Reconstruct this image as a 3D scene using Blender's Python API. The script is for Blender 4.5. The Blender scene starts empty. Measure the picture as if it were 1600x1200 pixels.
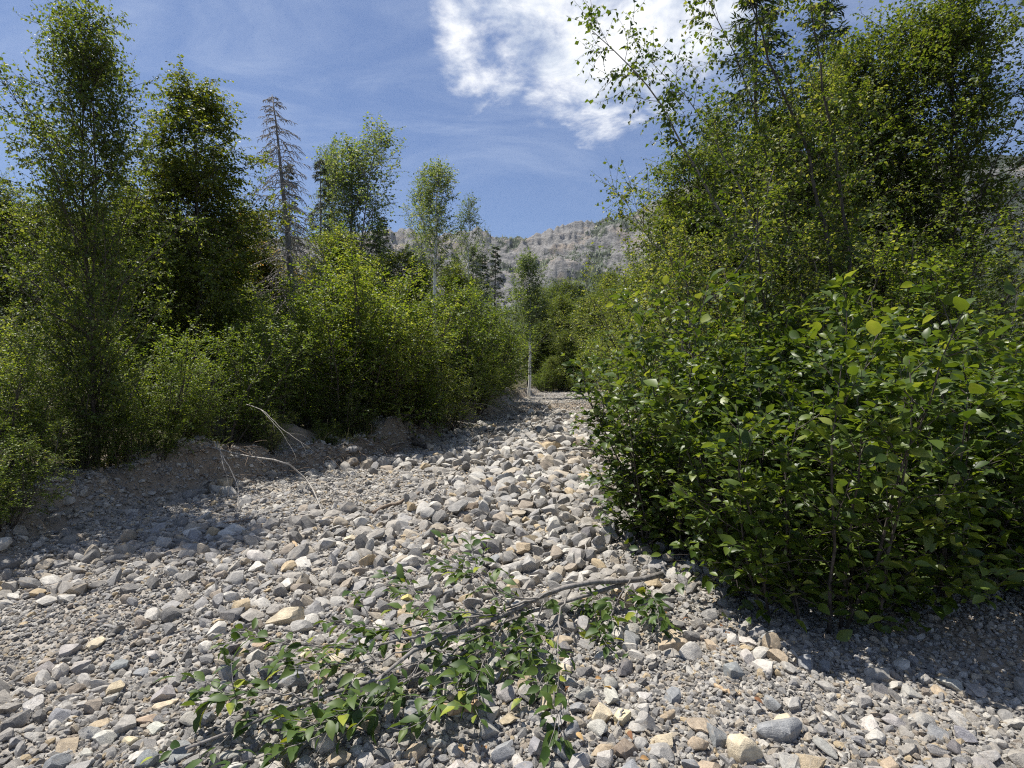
import bpy, math, random
import numpy as np
from mathutils import Vector, Matrix

# ------------------------------------------------------------------ camera, sky, sun, exposure
scene = bpy.context.scene
COL = scene.collection
EYE = 1.6
F = 857.0                       # focal length in pixels of a 1600 x 1200 frame
cam_data = bpy.data.cameras.new('camera')
cam = bpy.data.objects.new('camera', cam_data)
COL.objects.link(cam)
cam.location = (0, 0, EYE)
cam.rotation_euler = (math.radians(90), 0, 0)
cam_data.sensor_width = 36
cam_data.lens = F / 1600 * 36
cam_data.clip_start = 0.05
cam_data.clip_end = 9000
scene.camera = cam

SUN_DIR = Vector((-0.37, 0.20, 0.90)).normalized()      # towards the sun
sun_el = math.asin(SUN_DIR.z)
sun_az = math.atan2(SUN_DIR.x, SUN_DIR.y)               # clockwise from +Y
sun_data = bpy.data.lights.new('sun', 'SUN')
sun_data.energy = 5.0
sun_data.angle = math.radians(0.5)
sun_data.color = (1.0, 0.955, 0.88)
sun = bpy.data.objects.new('sun', sun_data)
COL.objects.link(sun)
sun.rotation_euler = (-SUN_DIR).to_track_quat('-Z', 'Y').to_euler()

vs = scene.view_settings
vs.view_transform = 'Standard'
vs.look = 'None'
vs.gamma = 1
vs.exposure = 0.65
vs.use_curve_mapping = False
scene.cycles.use_denoising = False
scene.cycles.filter_width = 1.15
scene.cycles.sample_clamp_indirect = 4.0
scene.cycles.max_bounces = 8
scene.cycles.transparent_max_bounces = 8


class N:
    """small helper for node trees"""
    def __init__(self, tree):
        self.t = tree
        tree.nodes.clear()

    def add(self, kind, **kw):
        n = self.t.nodes.new(kind)
        for k, v in kw.items():
            setattr(n, k, v)
        return n

    def link(self, a, b):
        self.t.links.new(a, b)

    def put(self, sock, v):
        if hasattr(v, 'is_linked') or isinstance(v, bpy.types.NodeSocket):
            self.link(v, sock)
        else:
            if hasattr(sock.default_value, '__len__') and not hasattr(v, '__len__'):
                v = (v,) * len(sock.default_value)
            if hasattr(sock.default_value, '__len__') and len(sock.default_value) == 4 and len(v) == 3:
                v = (*v, 1)
            sock.default_value = v

    def math(self, op, a, b=0.0, c=None, clamp=False):
        n = self.add('ShaderNodeMath', operation=op, use_clamp=clamp)
        self.put(n.inputs[0], a)
        self.put(n.inputs[1], b)
        if c is not None:
            self.put(n.inputs[2], c)
        return n.outputs[0]

    def vmath(self, op, a, b=(0, 0, 0), scale=None):
        n = self.add('ShaderNodeVectorMath', operation=op)
        self.put(n.inputs[0], a)
        self.put(n.inputs[1], b)
        if scale is not None:
            self.put(n.inputs['Scale'], scale)
        return n.outputs['Value'] if op in ('DOT_PRODUCT', 'LENGTH', 'DISTANCE') else n.outputs[0]

    def noise(self, vec, scale, detail=4, rough=0.55, dist=0.0):
        n = self.add('ShaderNodeTexNoise')
        if vec is not None:
            self.link(vec, n.inputs['Vector'])
        n.inputs['Scale'].default_value = scale
        n.inputs['Detail'].default_value = detail
        n.inputs['Roughness'].default_value = rough
        n.inputs['Distortion'].default_value = dist
        return n.outputs[0]

    def remap(self, v, a, b, c=0.0, d=1.0, smooth=True):
        n = self.add('ShaderNodeMapRange', interpolation_type='SMOOTHSTEP' if smooth else 'LINEAR')
        self.put(n.inputs['Value'], v)
        for k, x in zip(('From Min', 'From Max', 'To Min', 'To Max'), (a, b, c, d)):
            self.put(n.inputs[k], x)
        return n.outputs[0]

    def mix(self, f, a, b, blend='MIX'):
        n = self.add('ShaderNodeMix', data_type='RGBA', blend_type=blend)
        self.put(n.inputs[0], f)
        self.put(n.inputs[6], a)
        self.put(n.inputs[7], b)
        return n.outputs[2]

    def ramp(self, v, stops, interp='LINEAR'):
        n = self.add('ShaderNodeValToRGB')
        n.color_ramp.interpolation = interp
        el = n.color_ramp.elements
        while len(el) < len(stops):
            el.new(0.5)
        for e, (p, c) in zip(el, stops):
            e.position = p
            e.color = (*c, 1)
        self.put(n.inputs[0], v)
        return n.outputs[0]


world = bpy.data.worlds.new('World')
scene.world = world
world.use_nodes = True
w = N(world.node_tree)
sky = w.add('ShaderNodeTexSky', sky_type='NISHITA')
sky.sun_disc = False
sky.sun_elevation = sun_el
sky.sun_rotation = sun_az
sky.altitude = 1300
sky.air_density = 1.0
sky.dust_density = 0.4
sky.ozone_density = 2.6
tc = w.add('ShaderNodeTexCoord')
dirv = tc.outputs['Generated']
sep = w.add('ShaderNodeSeparateXYZ')
w.link(dirv, sep.inputs[0])
den = w.math('MAXIMUM', w.math('ADD', sep.outputs[2], 0.12), 0.03)
comb = w.add('ShaderNodeCombineXYZ')
w.link(w.math('DIVIDE', sep.outputs[0], den), comb.inputs[0])
w.link(w.math('DIVIDE', sep.outputs[1], den), comb.inputs[1])
plane = comb.outputs[0]


def toward(px, py):
    return Vector(((px - 800) / F, 1, (600 - py) / F)).normalized()


n_big = w.noise(plane, 4.2, 9, 0.62, 0.35)
n_fine = w.noise(plane, 13.0, 7, 0.6, 0.2)
n_all = w.math('ADD', w.math('MULTIPLY', n_big, 0.75 * 1.6), w.math('MULTIPLY', n_fine, 0.25 * 1.6))
n_all = w.math('SUBTRACT', n_all, 0.30)


def lump(px, py, inner, outer):
    d = w.vmath('DOT_PRODUCT', dirv, tuple(toward(px, py)))
    return w.remap(d, math.cos(math.radians(outer)), math.cos(math.radians(inner)))


m = w.math('MAXIMUM', lump(940, -20, 3, 15), lump(985, 90, 0.2, 9))
m = w.math('MAXIMUM', m, lump(770, 60, 0.5, 7.5))
m = w.math('MAXIMUM', m, lump(1060, 10, 1, 9))
m = w.math('MAXIMUM', m, w.math('MULTIPLY', lump(945, 180, 0.1, 6), 0.72))
cloud = w.remap(w.math('ADD', w.math('MULTIPLY', m, 0.58), n_all), 0.76, 1.16)
# fair-weather clouds over the rest of the sky
away = w.remap(w.vmath('DOT_PRODUCT', dirv, (0, 0.85, 0.527)), 0.60, 0.45)
scat = w.remap(w.math('ADD', w.noise(plane, 1.3, 8, 0.6, 0.3), w.math('MULTIPLY', n_fine, 0.12)), 0.60, 0.75)
cloud = w.math('MAXIMUM', cloud, w.math('MULTIPLY', w.math('MULTIPLY', away, scat), w.remap(sep.outputs[2], 0.02, 0.12)))
mp = w.add('ShaderNodeMapping')
w.link(plane, mp.inputs['Vector'])
mp.inputs['Rotation'].default_value = (0, 0, 0.6)
mp.inputs['Scale'].default_value = (0.9, 1.9, 1)
cirrus = w.remap(w.noise(mp.outputs[0], 1.6, 8, 0.62, 0.8), 0.34, 0.80, 0, 0.40)
cirrus = w.math('MULTIPLY', cirrus, w.remap(sep.outputs[2], 0.22, 0.50))
cl_tone = w.mix(w.remap(w.noise(plane, 6.0, 5, 0.6, 0.5), 0.42, 0.66), (9.6, 9.7, 9.9), (6.2, 6.8, 7.8))
skyc = w.mix(0.22, sky.outputs[0], (1.7, 2.5, 6.0))
c1 = w.mix(cirrus, skyc, (6.6, 7.4, 8.8))
c2 = w.mix(cloud, c1, cl_tone)
bg = w.add('ShaderNodeBackground')
w.link(c2, bg.inputs['Color'])
bg.inputs['Strength'].default_value = 0.074
wo = w.add('ShaderNodeOutputWorld')
w.link(bg.outputs[0], wo.inputs['Surface'])


# ------------------------------------------------------------------ numeric helpers
def hash2(ix, iy, seed):
    h = (ix.astype(np.int64) * 374761393 + iy.astype(np.int64) * 668265263 + seed * 974634777) & 0xFFFFFFFF
    h = ((h ^ (h >> 13)) * 1274126177) & 0xFFFFFFFF
    return ((h ^ (h >> 16)) & 0xFFFFFF) / float(0xFFFFFF)


def vnoise(x, y, seed=0):
    x = np.asarray(x, float)
    y = np.asarray(y, float)
    ix, iy = np.floor(x), np.floor(y)
    fx, fy = x - ix, y - iy
    fx = fx * fx * (3 - 2 * fx)
    fy = fy * fy * (3 - 2 * fy)
    a, b = hash2(ix, iy, seed), hash2(ix + 1, iy, seed)
    c, d = hash2(ix, iy + 1, seed), hash2(ix + 1, iy + 1, seed)
    return (a + (b - a) * fx) * (1 - fy) + (c + (d - c) * fx) * fy - 0.5


def fbm(x, y, seed=0, octs=4, gain=0.5):
    s, a = 0, 1.0
    for o in range(octs):
        s = s + a * vnoise(x * 2 ** o + 17.3 * o, y * 2 ** o - 9.1 * o, seed + o)
        a *= gain
    return s


def sstep(t, a, b):
    t = np.clip((t - a) / (b - a), 0, 1)
    return t * t * (3 - 2 * t)


def left_edge(y):
    return np.interp(y, [-20, 3, 6.2, 7.7, 9, 10.2, 11.5, 14, 18, 25, 34, 42, 60],
                     [-4.6, -4.4, -4.5, -4.15, -3.3, -2.75, -2.3, -1.75, -1.3, -0.3, 1.0, 2.0, 4.4])


def right_edge(y):
    return np.interp(y, [-20, 1, 3.3, 5.2, 7, 9, 12, 15.5, 28, 50, 60],
                     [4.5, 3.4, 2.1, 1.45, 1.5, 1.75, 2.3, 2.9, 4.4, 6.9, 8])


def bed(y):
    return 0.0125 * np.clip(y, -30, 27) + 0.0105 * np.clip(y - 27, 0, 200) + 0.06 * np.clip(y - 200, 0, 900)


def terrain(x, y):
    x = np.asarray(x, float)
    y = np.asarray(y, float)
    z = bed(y)
    wob = 0.55 * fbm(x * 0.0 + y * 0.55, y * 0.0 + 3.1, 5, 3)
    near = sstep(y, 8, 11)
    tl = left_edge(y) + wob * (0.5 + 0.5 * near) + 0.25 * fbm(x * 1.7, y * 1.7, 11, 3) - x
    hl = np.interp(y, [-10, 4, 8, 11, 14, 18, 28, 46, 60], [0.3, 0.36, 0.46, 0.48, 0.42, 0.5, 0.45, 0.3, 0.2])
    z = z + hl * sstep(tl + 0.10 * fbm(x * 5, y * 5, 24, 2), -0.10, 0.42) * (1 + 0.9 * fbm(x * 0.9, y * 0.9, 21, 3) + 0.35 * fbm(x * 4, y * 4, 22, 3)) + 0.05 * np.clip(tl - 0.6, 0, 12)
    tr = x - right_edge(y) + 0.25 * fbm(x * 1.3, y * 1.3, 31, 3)
    hr = np.interp(y, [-10, 6, 12, 28, 50], [0.10, 0.14, 0.35, 0.45, 0.3])
    z = z + hr * sstep(tr, 0.0, 0.9) + 0.05 * np.clip(tr - 0.9, 0, 12)
    inbed = sstep(-tl, 0, 0.8) * sstep(-tr, 0, 0.8)
    # terrace step across the upper bed
    z = z + 0.34 * sstep(y - 0.9 * (x - 2.0) + 0.9 * fbm(x * 0.8, y * 0.8, 41, 3), 25.2, 26.6) * sstep(y, 21, 24)
    # stony bar down the middle, hollows beside it
    bar = np.exp(-((x - np.interp(y, [3, 8, 14, 22], [0.1, 0.35, 0.5, 1.2])) / 1.3) ** 2)
    z = z + inbed * (0.10 * bar * sstep(y, 4.5, 7) * (1 - sstep(y, 18, 24)) + 0.09 * fbm(x * 0.7, y * 0.7, 51, 2)
                     + 0.05 * fbm(x * 2.3, y * 2.3, 61, 3))
    # earth mound on the left bank
    z = z + 0.22 * np.exp(-(((x + 1.75) / 0.75) ** 2 + ((y - 16.6) / 0.9) ** 2))
    z = z + 0.02 * fbm(x * 7, y * 7, 71, 2) * (1 - sstep(y, 20, 40))
    return z


def gz(x, y):
    return float(terrain(np.array([x]), np.array([y]))[0])


def at(px, py, h=0.0):
    """point h above the ground seen at this place of the photograph (for the bed)"""
    d = F * (EYE - h) / max(py - 600 + 10.7, 8)
    for _ in range(14):
        x = (px - 800) / F * d
        dz = EYE - h - gz(x, d)
        d += 0.6 * (dz * F / max(py - 600, 6) - d)
    x = (px - 800) / F * d
    return Vector((x, d, gz(x, d) + h))


def unit(a):
    return a / np.maximum(np.linalg.norm(a, axis=-1, keepdims=True), 1e-9)


def mesh_new(name, verts, faces, mat, smooth=False, attrs=None):
    """faces: list of (n,k) int arrays"""
    me = bpy.data.meshes.new(name)
    verts = np.asarray(verts, np.float32)
    faces = [np.asarray(f, np.int32) for f in faces if len(f)]
    me.vertices.add(len(verts))
    me.vertices.foreach_set('co', verts.ravel())
    tot = np.concatenate([np.full(len(f), f.shape[1], np.int32) for f in faces])
    loops = np.concatenate([f.ravel() for f in faces])
    me.loops.add(len(loops))
    me.loops.foreach_set('vertex_index', loops)
    me.polygons.add(len(tot))
    me.polygons.foreach_set('loop_start', np.concatenate([[0], np.cumsum(tot)[:-1]]).astype(np.int32))
    me.polygons.foreach_set('loop_total', tot)
    if smooth:
        me.polygons.foreach_set('use_smooth', np.ones(len(tot), bool))
    for k, v in (attrs or {}).items():
        a = me.attributes.new(k, 'FLOAT', 'FACE')
        a.data.foreach_set('value', np.asarray(v, np.float32))
    me.update(calc_edges=True)
    if mat is not None:
        me.materials.append(mat)
    return me


def link(name, me, parent=None, label=None, cat=None, group=None, kind=None, loc=None):
    o = bpy.data.objects.new(name, me)
    COL.objects.link(o)
    if parent is not None:
        o.parent = parent
    if loc is not None:
        o.location = loc
    tag(o, label, cat, group, kind)
    return o


def tag(o, label=None, cat=None, group=None, kind=None):
    for k, v in (('label', label), ('category', cat), ('group', group), ('kind', kind)):
        if v:
            o[k] = v
    return o


# ------------------------------------------------------------------ materials
def new_mat(name):
    m = bpy.data.materials.new(name)
    m.use_nodes = True
    n = N(m.node_tree)
    out = n.add('ShaderNodeOutputMaterial')
    return m, n, out


def principled(n, color, rough=0.85, spec=0.3, bump=None, bstr=0.5, bdist=0.02):
    p = n.add('ShaderNodeBsdfPrincipled')
    n.put(p.inputs['Base Color'], color)
    n.put(p.inputs['Roughness'], rough)
    p.inputs['Specular IOR Level'].default_value = spec
    if bump is not None:
        b = n.add('ShaderNodeBump')
        b.inputs['Strength'].default_value = bstr
        b.inputs['Distance'].default_value = bdist
        n.link(bump, b.inputs['Height'])
        n.link(b.outputs[0], p.inputs['Normal'])
    return p


def leaf_mat(name, stops, trans=0.45, rough=0.5, spec=0.35, tint=(1.9, 1.75, 0.6)):
    m, n, out = new_mat(name)
    at_ = n.add('ShaderNodeAttribute', attribute_name='rnd')
    oi = n.add('ShaderNodeObjectInfo')
    tcn = n.add('ShaderNodeTexCoord')
    v = n.math('ADD', at_.outputs['Fac'], n.math('MULTIPLY', n.math('SUBTRACT', oi.outputs['Random'], 0.5), 0.35))
    v = n.math('ADD', v, n.math('MULTIPLY', n.math('SUBTRACT', n.noise(tcn.outputs['Object'], 0.9, 3), 0.5), 0.55), clamp=True)
    col = n.ramp(v, [(q, tuple(min(x * 1.2, 0.5) for x in c)) for q, c in stops])
    p = principled(n, col, rough, spec)
    t = n.add('ShaderNodeBsdfTranslucent')
    n.link(n.mix(1.0, col, tint, 'MULTIPLY'), t.inputs['Color'])
    mx = n.add('ShaderNodeMixShader')
    mx.inputs[0].default_value = trans
    n.link(p.outputs[0], mx.inputs[1])
    n.link(t.outputs[0], mx.inputs[2])
    n.link(mx.outputs[0], out.inputs[0])
    return m


def bark_mat(name, c1, c2, scale=30, rough=0.9, stretch=(1, 1, 0.25)):
    m, n, out = new_mat(name)
    tcn = n.add('ShaderNodeTexCoord')
    mpn = n.add('ShaderNodeMapping')
    n.link(tcn.outputs['Object'], mpn.inputs[0])
    mpn.inputs['Scale'].default_value = stretch
    nz = n.noise(mpn.outputs[0], scale, 5, 0.65)
    col = n.mix(n.remap(nz, 0.35, 0.65), c1, c2)
    n.link(principled(n, col, rough, 0.25, nz, 0.6, 0.01).outputs[0], out.inputs[0])
    return m


def birch_bark():
    m, n, out = new_mat('white_birch_bark')
    tcn = n.add('ShaderNodeTexCoord')
    mpn = n.add('ShaderNodeMapping')
    n.link(tcn.outputs['Object'], mpn.inputs[0])
    mpn.inputs['Scale'].default_value = (1.4, 1.4, 6)
    nz = n.noise(mpn.outputs[0], 1.6, 5, 0.7, 0.4)
    col = n.mix(n.remap(nz, 0.60, 0.66), (0.80, 0.78, 0.73), (0.06, 0.055, 0.05))
    n.link(principled(n, col, 0.7, 0.3).outputs[0], out.inputs[0])
    return m


GREENS = [(0.0, (0.030, 0.062, 0.014)), (0.5, (0.060, 0.105, 0.020)), (0.85, (0.105, 0.150, 0.030)), (1.0, (0.19, 0.21, 0.06))]
M_ALDER = leaf_mat('alder_leaf', [(0.0, (0.046, 0.082, 0.013)), (0.5, (0.092, 0.138, 0.020)), (0.85, (0.140, 0.182, 0.032)), (1.0, (0.20, 0.23, 0.07))])
M_WILLOW = leaf_mat('willow_leaf', [(0.0, (0.040, 0.068, 0.014)), (0.5, (0.078, 0.112, 0.021)), (0.9, (0.125, 0.155, 0.036)), (1.0, (0.2, 0.22, 0.08))])
M_POPLAR = leaf_mat('poplar_leaf', [(0.0, (0.048, 0.082, 0.034)), (0.5, (0.088, 0.132, 0.054)), (0.9, (0.14, 0.18, 0.080)), (1.0, (0.20, 0.22, 0.11))])
M_BIRCHL = leaf_mat('birch_leaf', [(0.0, (0.034, 0.062, 0.012)), (0.5, (0.062, 0.096, 0.018)), (0.9, (0.105, 0.135, 0.030)), (1.0, (0.2, 0.21, 0.07))])
M_COTTON = leaf_mat('cottonwood_leaf', [(0.0, (0.050, 0.076, 0.013)), (0.5, (0.095, 0.122, 0.020)), (0.86, (0.145, 0.160, 0.032)), (0.97, (0.24, 0.17, 0.05)), (1.0, (0.25, 0.15, 0.06))])
M_NEEDLE = leaf_mat('spruce_needle', [(0.0, (0.016, 0.034, 0.014)), (0.6, (0.032, 0.056, 0.020)), (1.0, (0.055, 0.082, 0.026))], 0.12, 0.6, 0.3)
M_NEEDLE_GREY = leaf_mat('grey_spruce_needle', [(0.0, (0.030, 0.044, 0.022)), (0.6, (0.056, 0.070, 0.034)), (1.0, (0.09, 0.098, 0.052))], 0.12, 0.6, 0.3)
M_BROAD = leaf_mat('broad_leaf', [(0.0, (0.030, 0.056, 0.010)), (0.5, (0.060, 0.094, 0.015)), (0.9, (0.100, 0.138, 0.024)), (1.0, (0.17, 0.20, 0.05))], 0.38, 0.42, 0.4)
M_FALLENLEAF = leaf_mat('cut_branch_leaf', [(0.0, (0.028, 0.056, 0.012)), (0.6, (0.050, 0.088, 0.018)), (0.93, (0.080, 0.118, 0.026)), (1.0, (0.22, 0.25, 0.03))], 0.3, 0.5, 0.35)
M_ORANGE = leaf_mat('dead_leaf', [(0.0, (0.17, 0.085, 0.045)), (0.5, (0.30, 0.17, 0.075)), (1.0, (0.40, 0.27, 0.13))], 0.2, 0.7, 0.2)
M_GRASS = leaf_mat('grass_blade', [(0.0, (0.05, 0.075, 0.018)), (0.6, (0.10, 0.125, 0.035)), (1.0, (0.24, 0.21, 0.10))], 0.3, 0.5, 0.3)
M_BARK = bark_mat('dark_bark', (0.045, 0.038, 0.032), (0.11, 0.095, 0.08))
M_GREYBARK = bark_mat('grey_bark', (0.13, 0.12, 0.108), (0.26, 0.24, 0.22))
M_DEADWOOD = bark_mat('bleached_dead_wood', (0.20, 0.185, 0.165), (0.44, 0.41, 0.37), 40)
M_DEADGREY = bark_mat('grey_dead_wood', (0.12, 0.112, 0.105), (0.25, 0.235, 0.22), 30)
M_DEADTWIG = bark_mat('pale_dead_twig', (0.20, 0.18, 0.16), (0.36, 0.33, 0.30), 30)
M_STICK = bark_mat('brown_stick_wood', (0.13, 0.095, 0.07), (0.25, 0.20, 0.155), 35)
M_LOG = bark_mat('tan_broken_wood', (0.28, 0.19, 0.11), (0.50, 0.38, 0.25), 45)
M_BIRCH = birch_bark()


def stone_mat(name, color_from):
    m, n, out = new_mat(name)
    tcn = n.add('ShaderNodeTexCoord')
    oi = n.add('ShaderNodeObjectInfo')
    off = n.vmath('ADD', tcn.outputs['Object'], n.vmath('SCALE', (13.0, 7.0, 5.0), scale=oi.outputs['Random']))
    if color_from == 'object':
        base = oi.outputs['Color']
    else:
        base = n.ramp(oi.outputs['Random'], [
            (0.0, (0.20, 0.198, 0.195)), (0.12, (0.31, 0.30, 0.285)), (0.25, (0.42, 0.415, 0.40)), (0.36, (0.255, 0.255, 0.255)),
            (0.46, (0.36, 0.345, 0.32)), (0.58, (0.48, 0.47, 0.445)), (0.66, (0.31, 0.31, 0.315)), (0.76, (0.40, 0.36, 0.30)),
            (0.84, (0.34, 0.30, 0.255)), (0.90, (0.55, 0.54, 0.51)), (0.96, (0.46, 0.38, 0.26)), (1.0, (0.18, 0.175, 0.17))], 'CONSTANT')
    big = n.noise(off, 2.2, 5, 0.6, 0.3)
    fine = n.noise(off, 16.0, 4, 0.7)
    mott = n.math('ADD', n.math('MULTIPLY', big, 0.55), n.math('MULTIPLY', fine, 0.45))
    col = n.mix(n.remap(mott, 0.34, 0.70), n.mix(1.0, base, (0.66, 0.66, 0.67), 'MULTIPLY'), n.mix(1.0, base, (1.22, 1.21, 1.19), 'MULTIPLY'))
    # dusty tan stain in places, pale calcite veins
    col = n.mix(n.remap(n.noise(off, 1.3, 3), 0.56, 0.74, 0, 0.45), col, (0.36, 0.31, 0.25))
    wv = n.add('ShaderNodeTexWave')
    n.link(off, wv.inputs['Vector'])
    wv.inputs['Scale'].default_value = 1.1
    wv.inputs['Distortion'].default_value = 6.0
    wv.inputs['Detail'].default_value = 3
    col = n.mix(n.remap(wv.outputs['Fac'], 0.972, 1.0, 0, 0.22), col, (0.62, 0.61, 0.58))
    col = n.mix(1.0, col, (1.035, 1.0, 0.945), 'MULTIPLY')
    h = n.math('ADD', n.math('MULTIPLY', big, 0.6), n.math('MULTIPLY', fine, 0.5))
    n.link(principled(n, col, 0.88, 0.25, h, 0.8, 0.012).outputs[0], out.inputs[0])
    return m


M_STONE = stone_mat('loose_stone', 'random')
M_ROCK = stone_mat('single_stone', 'object')


def ground_mat():
    m, n, out = new_mat('creek_gravel_soil')
    tcn = n.add('ShaderNodeTexCoord')
    v = tcn.outputs['Object']
    vo = n.add('ShaderNodeTexVoronoi')
    n.link(v, vo.inputs['Vector'])
    vo.inputs['Scale'].default_value = 42
    vo2 = n.add('ShaderNodeTexVoronoi')
    n.link(v, vo2.inputs['Vector'])
    vo2.inputs['Scale'].default_value = 14
    sepc = n.add('ShaderNodeSeparateColor')
    n.link(vo.outputs['Color'], sepc.inputs[0])
    peb = n.ramp(sepc.outputs[0], [(0.0, (0.15, 0.145, 0.14)), (0.35, (0.25, 0.24, 0.225)), (0.7, (0.33, 0.315, 0.29)), (1.0, (0.44, 0.42, 0.39))])
    soil = n.mix(n.noise(v, 3.0, 6, 0.65), (0.19, 0.155, 0.12), (0.36, 0.32, 0.265))
    col = n.mix(n.remap(n.noise(v, 0.8, 4), 0.35, 0.65, 0.25, 0.9), soil, peb)
    # banks are bare tan earth, beyond them dark forest litter
    geo = n.add('ShaderNodeAttribute', attribute_name='bank')
    bk = geo.outputs['Fac']
    col = n.mix(n.remap(bk, 0.05, 0.45), col, n.mix(n.noise(v, 6.0, 6, 0.7), (0.15, 0.118, 0.088), (0.33, 0.28, 0.22)))
    col = n.mix(n.remap(bk, 0.75, 1.0), col, n.mix(n.noise(v, 5.0, 6, 0.7), (0.05, 0.042, 0.028), (0.11, 0.10, 0.055)))
    h = n.math('ADD', n.math('MULTIPLY', vo.outputs['Distance'], -0.7), n.math('MULTIPLY', n.noise(v, 9.0, 6, 0.7), 1.0))
    h = n.math('ADD', h, n.math('MULTIPLY', vo2.outputs['Distance'], -0.5))
    n.link(principled(n, col, 0.95, 0.15, h, 0.9, 0.012).outputs[0], out.inputs[0])
    return m


M_GROUND = ground_mat()


def mountain_mat():
    m, n, out = new_mat('grey_limestone_cliff')
    tcn = n.add('ShaderNodeTexCoord')
    v = tcn.outputs['Object']
    sp = n.add('ShaderNodeSeparateXYZ')
    n.link(v, sp.inputs[0])
    warp = n.noise(v, 0.006, 5, 0.6)
    zz = n.math('ADD', n.math('MULTIPLY', sp.outputs[2], 0.055), n.math('MULTIPLY', warp, 9.0))
    zz = n.math('ADD', zz, n.math('MULTIPLY', sp.outputs[0], 0.004))
    cb = n.add('ShaderNodeCombineXYZ')
    n.link(zz, cb.inputs[2])
    n.link(n.math('MULTIPLY', sp.outputs[0], 0.004), cb.inputs[0])
    strata = n.noise(cb.outputs[0], 2.6, 6, 0.75)
    rock = n.ramp(strata, [(0.30, (0.075, 0.072, 0.070)), (0.43, (0.17, 0.162, 0.154)), (0.54, (0.285, 0.275, 0.26)), (0.64, (0.13, 0.126, 0.12)), (0.76, (0.21, 0.20, 0.19))])
    rock = n.mix(n.remap(n.noise(v, 0.03, 6, 0.7), 0.35, 0.7, 0.0, 0.45), rock, (0.30, 0.288, 0.272))
    rock = n.mix(n.remap(n.noise(v, 0.011, 4, 0.6), 0.53, 0.65, 0, 0.55), rock, (0.36, 0.29, 0.22))
    va = n.add('ShaderNodeAttribute', attribute_name='veg')
    vg = n.math('ADD', va.outputs['Fac'], n.math('MULTIPLY', n.math('SUBTRACT', n.noise(v, 0.05, 6, 0.75), 0.5), 1.1))
    col = n.mix(n.remap(vg, 0.48, 0.60), rock, n.mix(n.noise(v, 0.12, 5, 0.8), (0.030, 0.045, 0.024), (0.085, 0.095, 0.055)))
    h = n.math('ADD', n.math('MULTIPLY', strata, 1.0), n.noise(v, 0.05, 8, 0.75))
    n.link(principled(n, col, 0.95, 0.1, h, 1.0, 8.0).outputs[0], out.inputs[0])
    return m


M_MOUNTAIN = mountain_mat()


# ------------------------------------------------------------------ ground sheet
def axis_steps(lo, a, b, hi, step, grow_by):
    out = list(np.arange(a, b, step))
    s, v = step, b
    while v < hi:
        out.append(v)
        s *= grow_by
        v += s
    out.append(hi)
    s, v, pre = step, a, []
    while v > lo:
        s *= grow_by
        v -= s
        pre.append(max(v, lo))
    return np.array(pre[::-1] + out)


gx = axis_steps(-2600, -6.5, 6.0, 2600, 0.075, 1.13)
gy = axis_steps(-400, 1.5, 20, 1000, 0.075, 1.055)
X, Y = np.meshgrid(gx, gy)
Z = terrain(X, Y)
tl = left_edge(Y) - X + 0.3 * fbm(X * 1.5, Y * 1.5, 11, 3)
tr = X - right_edge(Y) + 0.3 * fbm(X * 1.5, Y * 1.5, 31, 3)
bankv = np.maximum(np.interp(tl, [-0.1, 0.15, 0.8, 1.6], [0, 0.5, 0.62, 1.0]), np.interp(tr, [0.1, 0.5, 1.2], [0, 0.5, 1.0]))
bankv = np.maximum(bankv, 0.5 * np.exp(-((Y - 0.9 * (X - 2.0) - 25.9) / 0.8) ** 2) * (Y > 21))
bankv = np.maximum(bankv, sstep(Y, 46, 54))
ny, nx = X.shape
ii = (np.arange(ny - 1)[:, None] * nx + np.arange(nx - 1)[None, :]).ravel()
gme = mesh_new('ground', np.stack([X, Y, Z], -1).reshape(-1, 3), [np.stack([ii, ii + 1, ii + 1 + nx, ii + nx], -1)], M_GROUND, True)
a = gme.attributes.new('bank', 'FLOAT', 'POINT')
a.data.foreach_set('value', bankv.astype(np.float32).ravel())
link('ground', gme, kind='structure')

# ------------------------------------------------------------------ mountain
RIDGE_PX = [-2000, -400, 100, 350, 440, 530, 585, 640, 665, 700, 747, 770, 800, 830, 857, 880, 897, 936, 960, 985, 1012, 1050, 1100, 1250, 1600, 2400, 3600]
RIDGE_PY = [420, 350, 330, 345, 372, 364, 357, 357, 364, 366, 355, 371, 370, 366, 358, 350, 345, 344, 340, 332, 318, 296, 275, 250, 240, 300, 420]
ma = np.concatenate([np.linspace(-2.6, -0.42, 120, endpoint=False), np.linspace(-0.42, 0.36, 520, endpoint=False), np.linspace(0.36, 2.6, 110)])
my = np.concatenate([np.linspace(420, 1350, 60, endpoint=False), np.linspace(1350, 2020, 150, endpoint=False), np.linspace(2020, 2700, 16)])
A_, MY = np.meshgrid(ma, my)
MX = A_ * MY
ridge_k = (600 - np.interp(ma * F + 800, RIDGE_PX, RIDGE_PY)) / F
rz = ridge_k * 2000 * (1 + 0.012 * fbm(ma * 60, ma * 0, 3, 3))
jag = 14 * fbm(ma * 90, ma * 0 + 2, 8, 4, 0.6)
u = fbm(MX / 420, MY / 420, 77, 3)
dep = MY + 200 * u * sstep(MY, 900, 1500) * (1 - sstep(MY, 1800, 2000))
frac = np.interp(dep, [420, 800, 1150, 1400, 1540, 1640, 1690, 1800, 1850, 1930, 2000, 2150, 2700], [0, .05, .16, .32, .43, .52, .63, .74, .84, .93, 1.0, .93, .3])
MZ = frac * rz[None, :] + sstep(MY, 1900, 2000) * (1 - sstep(MY, 2000, 2100)) * jag[None, :]
wall = sstep(MY, 1250, 1560) * (1 - sstep(MY, 1960, 2000))
wx = MX + 60 * fbm(MX / 140, MY / 140, 15, 3) + 0.25 * MY * fbm(MX / 500, MY * 0, 16, 2)
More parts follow.
